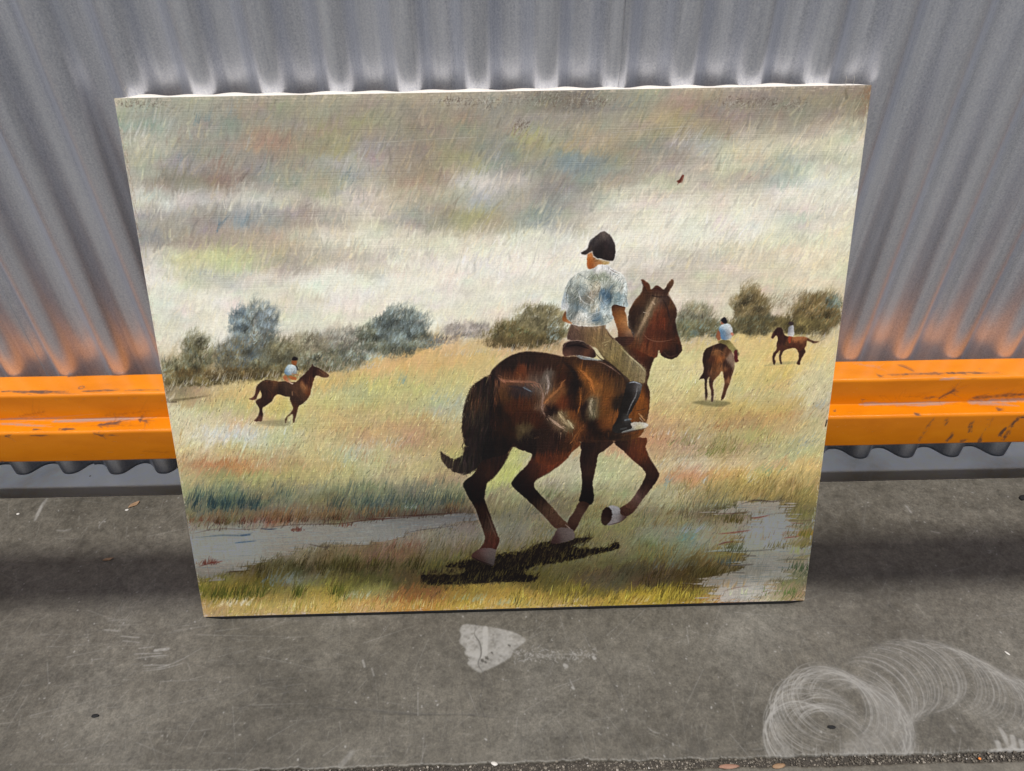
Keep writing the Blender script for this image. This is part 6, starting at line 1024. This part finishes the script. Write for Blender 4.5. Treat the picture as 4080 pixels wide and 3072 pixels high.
# turned-over canvas edges: four sides as one wrapped strip, a little scalloped by the tacks
def side(A,B,out,n=220,amp=.0011,bulge=.0012,wmul=1.0,ex=.6):
    A=np.array(A);B=np.array(B); s=np.linspace(0,1,n); L=np.linalg.norm(B-A); ks=[0,.12 if ex>.3 else .02,.3,.5,.7,.88,1.0]; rr=np.random.default_rng(int(L*1000))
    ph=rr.uniform(0,6); wav=np.sin(s*L/.046*2*math.pi+ph+1.3*np.sin(s*9))*.5+.5+.35*np.sin(s*L/.11*2*math.pi+1); env=np.minimum(1,np.minimum(s,1-s)*L/.02)
    XX=np.zeros((n,len(ks)));YY=XX.copy();ZZ=XX.copy()
    for j,k in enumerate(ks):
        o=(bulge+amp*wav*wmul)*math.sin(math.pi*min(1,k*1.0)*.5)**ex*env if k>0 else 0*s
        P_=A+(B-A)*s[:,None]+np.array(out)*np.reshape(o,(-1,1)) if not np.isscalar(o) else A+(B-A)*s[:,None]
        XX[:,j]=P_[:,0];YY[:,j]=P_[:,1]; ZZ[:,j]=-RAD*.5-k*CT
    return XX,YY,ZZ
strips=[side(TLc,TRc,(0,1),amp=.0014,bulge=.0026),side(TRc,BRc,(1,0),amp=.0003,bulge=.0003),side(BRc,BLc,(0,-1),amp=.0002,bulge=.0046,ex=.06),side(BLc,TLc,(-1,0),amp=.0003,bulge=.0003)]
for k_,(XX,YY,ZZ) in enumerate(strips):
    o_=mobj('canvas_edge',grid_mesh('canvas_edge',XX,YY,ZZ),M_black if k_==2 else M_canv,root,True)  # bottom strip is black: shade of the gap under the canvas as colour
    if k_==2: o_['label']='lower edge of the canvas, blackened as the shade of the gap beneath'
# back folds and stretcher bars
def bar(name,x0,x1,y0,y1,z0,z1,m_,par,bev=.0012):
    bm=bmesh.new(); bmesh.ops.create_cube(bm,size=1)
    for v in bm.verts: v.co=Vector(((x0+x1)/2+v.co.x*(x1-x0),(y0+y1)/2+v.co.y*(y1-y0),(z0+z1)/2+v.co.z*(z1-z0)))
    bmesh.ops.bevel(bm,geom=bm.edges[:],offset=bev,segments=2,affect='EDGES'); me=bpy.data.meshes.new(name); bm.to_mesh(me); bm.free(); return mobj(name,me,m_,par)
hw=.3775; zt,zb_=-.0040,-.0185
bar('stretcher_bar',-hw,hw,.003,.045,zb_,zt,M_wood,root); bar('stretcher_bar',-hw,hw,.5635,.6055,zb_,zt,M_wood,root)
bar('stretcher_bar',-hw,-hw+.042,.0455,.563,zb_,zt,M_wood,root); bar('stretcher_bar',hw-.042,hw,.0455,.563,zb_,zt,M_wood,root)
for k,x in enumerate(np.linspace(-.34,.34,9)):
    for y in (.020,.588):
        s0=bpy.data.objects.get('staple'); 
        if s0 is None: s0=bar('staple',-.0055,.0055,-.0004,.0004,-.0191,-.0184,M_staple,root,.0001); s0.location=(x,y,0)
        else: c_=s0.copy(); link(c_); c_.parent=root; c_.location=(x,y,0)
# threads at the corners
def wire(name,pts,r,m_,par=None):
    cu=bpy.data.curves.new(name,'CURVE'); cu.dimensions='3D'; sp=cu.splines.new('POLY'); pts=smooth(np.array(pts,float)[:, :2],False,5) if False else pts
    sp.points.add(len(pts)-1)
    for i,p in enumerate(pts): sp.points[i].co=(*p,1)
    cu.bevel_depth=r; cu.bevel_resolution=1; o=bpy.data.objects.new(name,cu); COL.objects.link(o)
    dg=bpy.context.evaluated_depsgraph_get(); me=bpy.data.meshes.new_from_object(o.evaluated_get(dg)); bpy.data.objects.remove(o)
    return mobj(name,me,m_,par)
for (cx,dx) in ((TLc[0]+.013,1),(TRc[0]-.018,-1),(TRc[0]-.026,-1)):
    y0=TLc[1]+.001; wire('loose_thread',[(cx,y0-.002,-.002),(cx+.001*dx,y0+.003,-.001),(cx-.001,y0+.006,.001),(cx+.002*dx,y0+.009,.001)],.00022,M_canv,root)
# ================================================================ small litter
def leaf(loc,L,W,rot,m_,label,cat='leaf',curl=.3,name='dry_leaf'):
    n=7; bm=bmesh.new(); rows=[]
    for i in range(n):
        t=i/(n-1); w_=W*math.sin(math.pi*min(.97,max(.03,t)))**.8*(1+rs.normal(0,.12)); rows.append([bm.verts.new((L*(t-.5),s*w_,.0004+abs(s)*curl*W*(.6+.5*t)+.0006*math.sin(t*7))) for s in (-1,-.3,.3,1)])
    for a,b_ in zip(rows,rows[1:]):
        for k in range(3): bm.faces.new((a[k],a[k+1],b_[k+1],b_[k]))
    r2=bmesh.ops.extrude_face_region(bm,geom=bm.faces[:])
    for v in [g for g in r2['geom'] if isinstance(g,bmesh.types.BMVert)]: v.co.z+=.00025
    me=bpy.data.meshes.new(name); bm.to_mesh(me); bm.free(); o=mobj(name,me,m_); o.location=(loc[0],loc[1],loc[2]+.0003); o.rotation_euler=(0,0,rot); return tag(o,label,cat)
def fpos(px): h_=hit(px,2,0.0); return (float(h_[0]),float(h_[1]),0.0)
leaf(fpos((.4068*1315,1700+.4068*768)),.017,.0035,.75,M_leaf,'curled tan leaf on the floor just left of the painting, nearest the beam')
leaf(fpos((.4068*1062,1700+.4068*1303)),.014,.0024,.25,M_leaf,'small brown leaf lying in the beam shadow left of the painting')
def pebble(px,s,m_,name,label,cat,flat=.6,ln=1.0,rot=0):
    bm=bmesh.new(); r=bmesh.ops.create_icosphere(bm,subdivisions=2,radius=s)
    for v in r['verts']: v.co=Vector((v.co.x*ln,v.co.y,v.co.z*flat))*(1+rs.normal(0,.09))
    me=bpy.data.meshes.new(name); bm.to_mesh(me); bm.free(); o=mobj(name,me,m_,None,True); p=fpos(px); o.location=(p[0],p[1],s*flat*.8); o.rotation_euler=(0,0,rot); return tag(o,label,cat)
pebble((.4068*885,1700+.4068*487),.0016,M_pale,'pebble','white pebble on the rear ground under the left end of the beam','pebble')
pebble((.4068*1243,1700+.4068*817),.0016,M_pale,'pebble','white chip beside the curled tan leaf','pebble',.4,1.7,.1)
pebble((.4068*178,1700+.4068*856),.0017,M_pale,'pebble','white chip on the floor at the far left edge','pebble',.4,1.5)
pebble((3200+.3978*2195,1700+.3978*718),.0042,M_black,'rubber_lump','black rubber lump on the floor at the far right edge','debris',.6,1.5,.4)
pebble((3100+.443*478,2700+.443*448),.0022,M_black,'rubber_scrap','small black rubber scrap lying in the swirl marks','debris',.6,2.2,-.1)
pebble((2680+.6434*2072,2000+.6434*938),.0012,M_pale,'pebble','tiny white splinter right of the long swirl marks','pebble',.5,3.0,-.9)
pebble((.6434*590,2000+.6434*1325),.0022,M_black,'debris_clump','dark debris clump on the lower left floor','debris',.35,2.0,.1)
pebble((1300+.6329*1058,2200+.6329*1332),.0022,M_pale,'concrete_chip','white concrete chip above the joint below the painting','debris',.35,1.8,-.2)
pebble((2680+.6434*655,2000+.6434*1637),.0026,M_leaf,'wood_chip','tan wood chip stuck in the joint gravel','debris',.4,2.8,.15)
pebble((2680+.6434*345,2000+.6434*1640),.0028,simple('red_brown_chip',(.25,.13,.09),(.34,.2,.14),.8,90),'brick_chip','long reddish brown chip in the joint gravel','debris',.35,4.0,0)
pebble((3100+.443*1812,2700+.443*730),.0014,simple('orange_chip',(.7,.22,.05),(.8,.3,.08),.7,90),'paint_chip','tiny orange chip at the right end of the joint','debris',.6,1.2,.3)
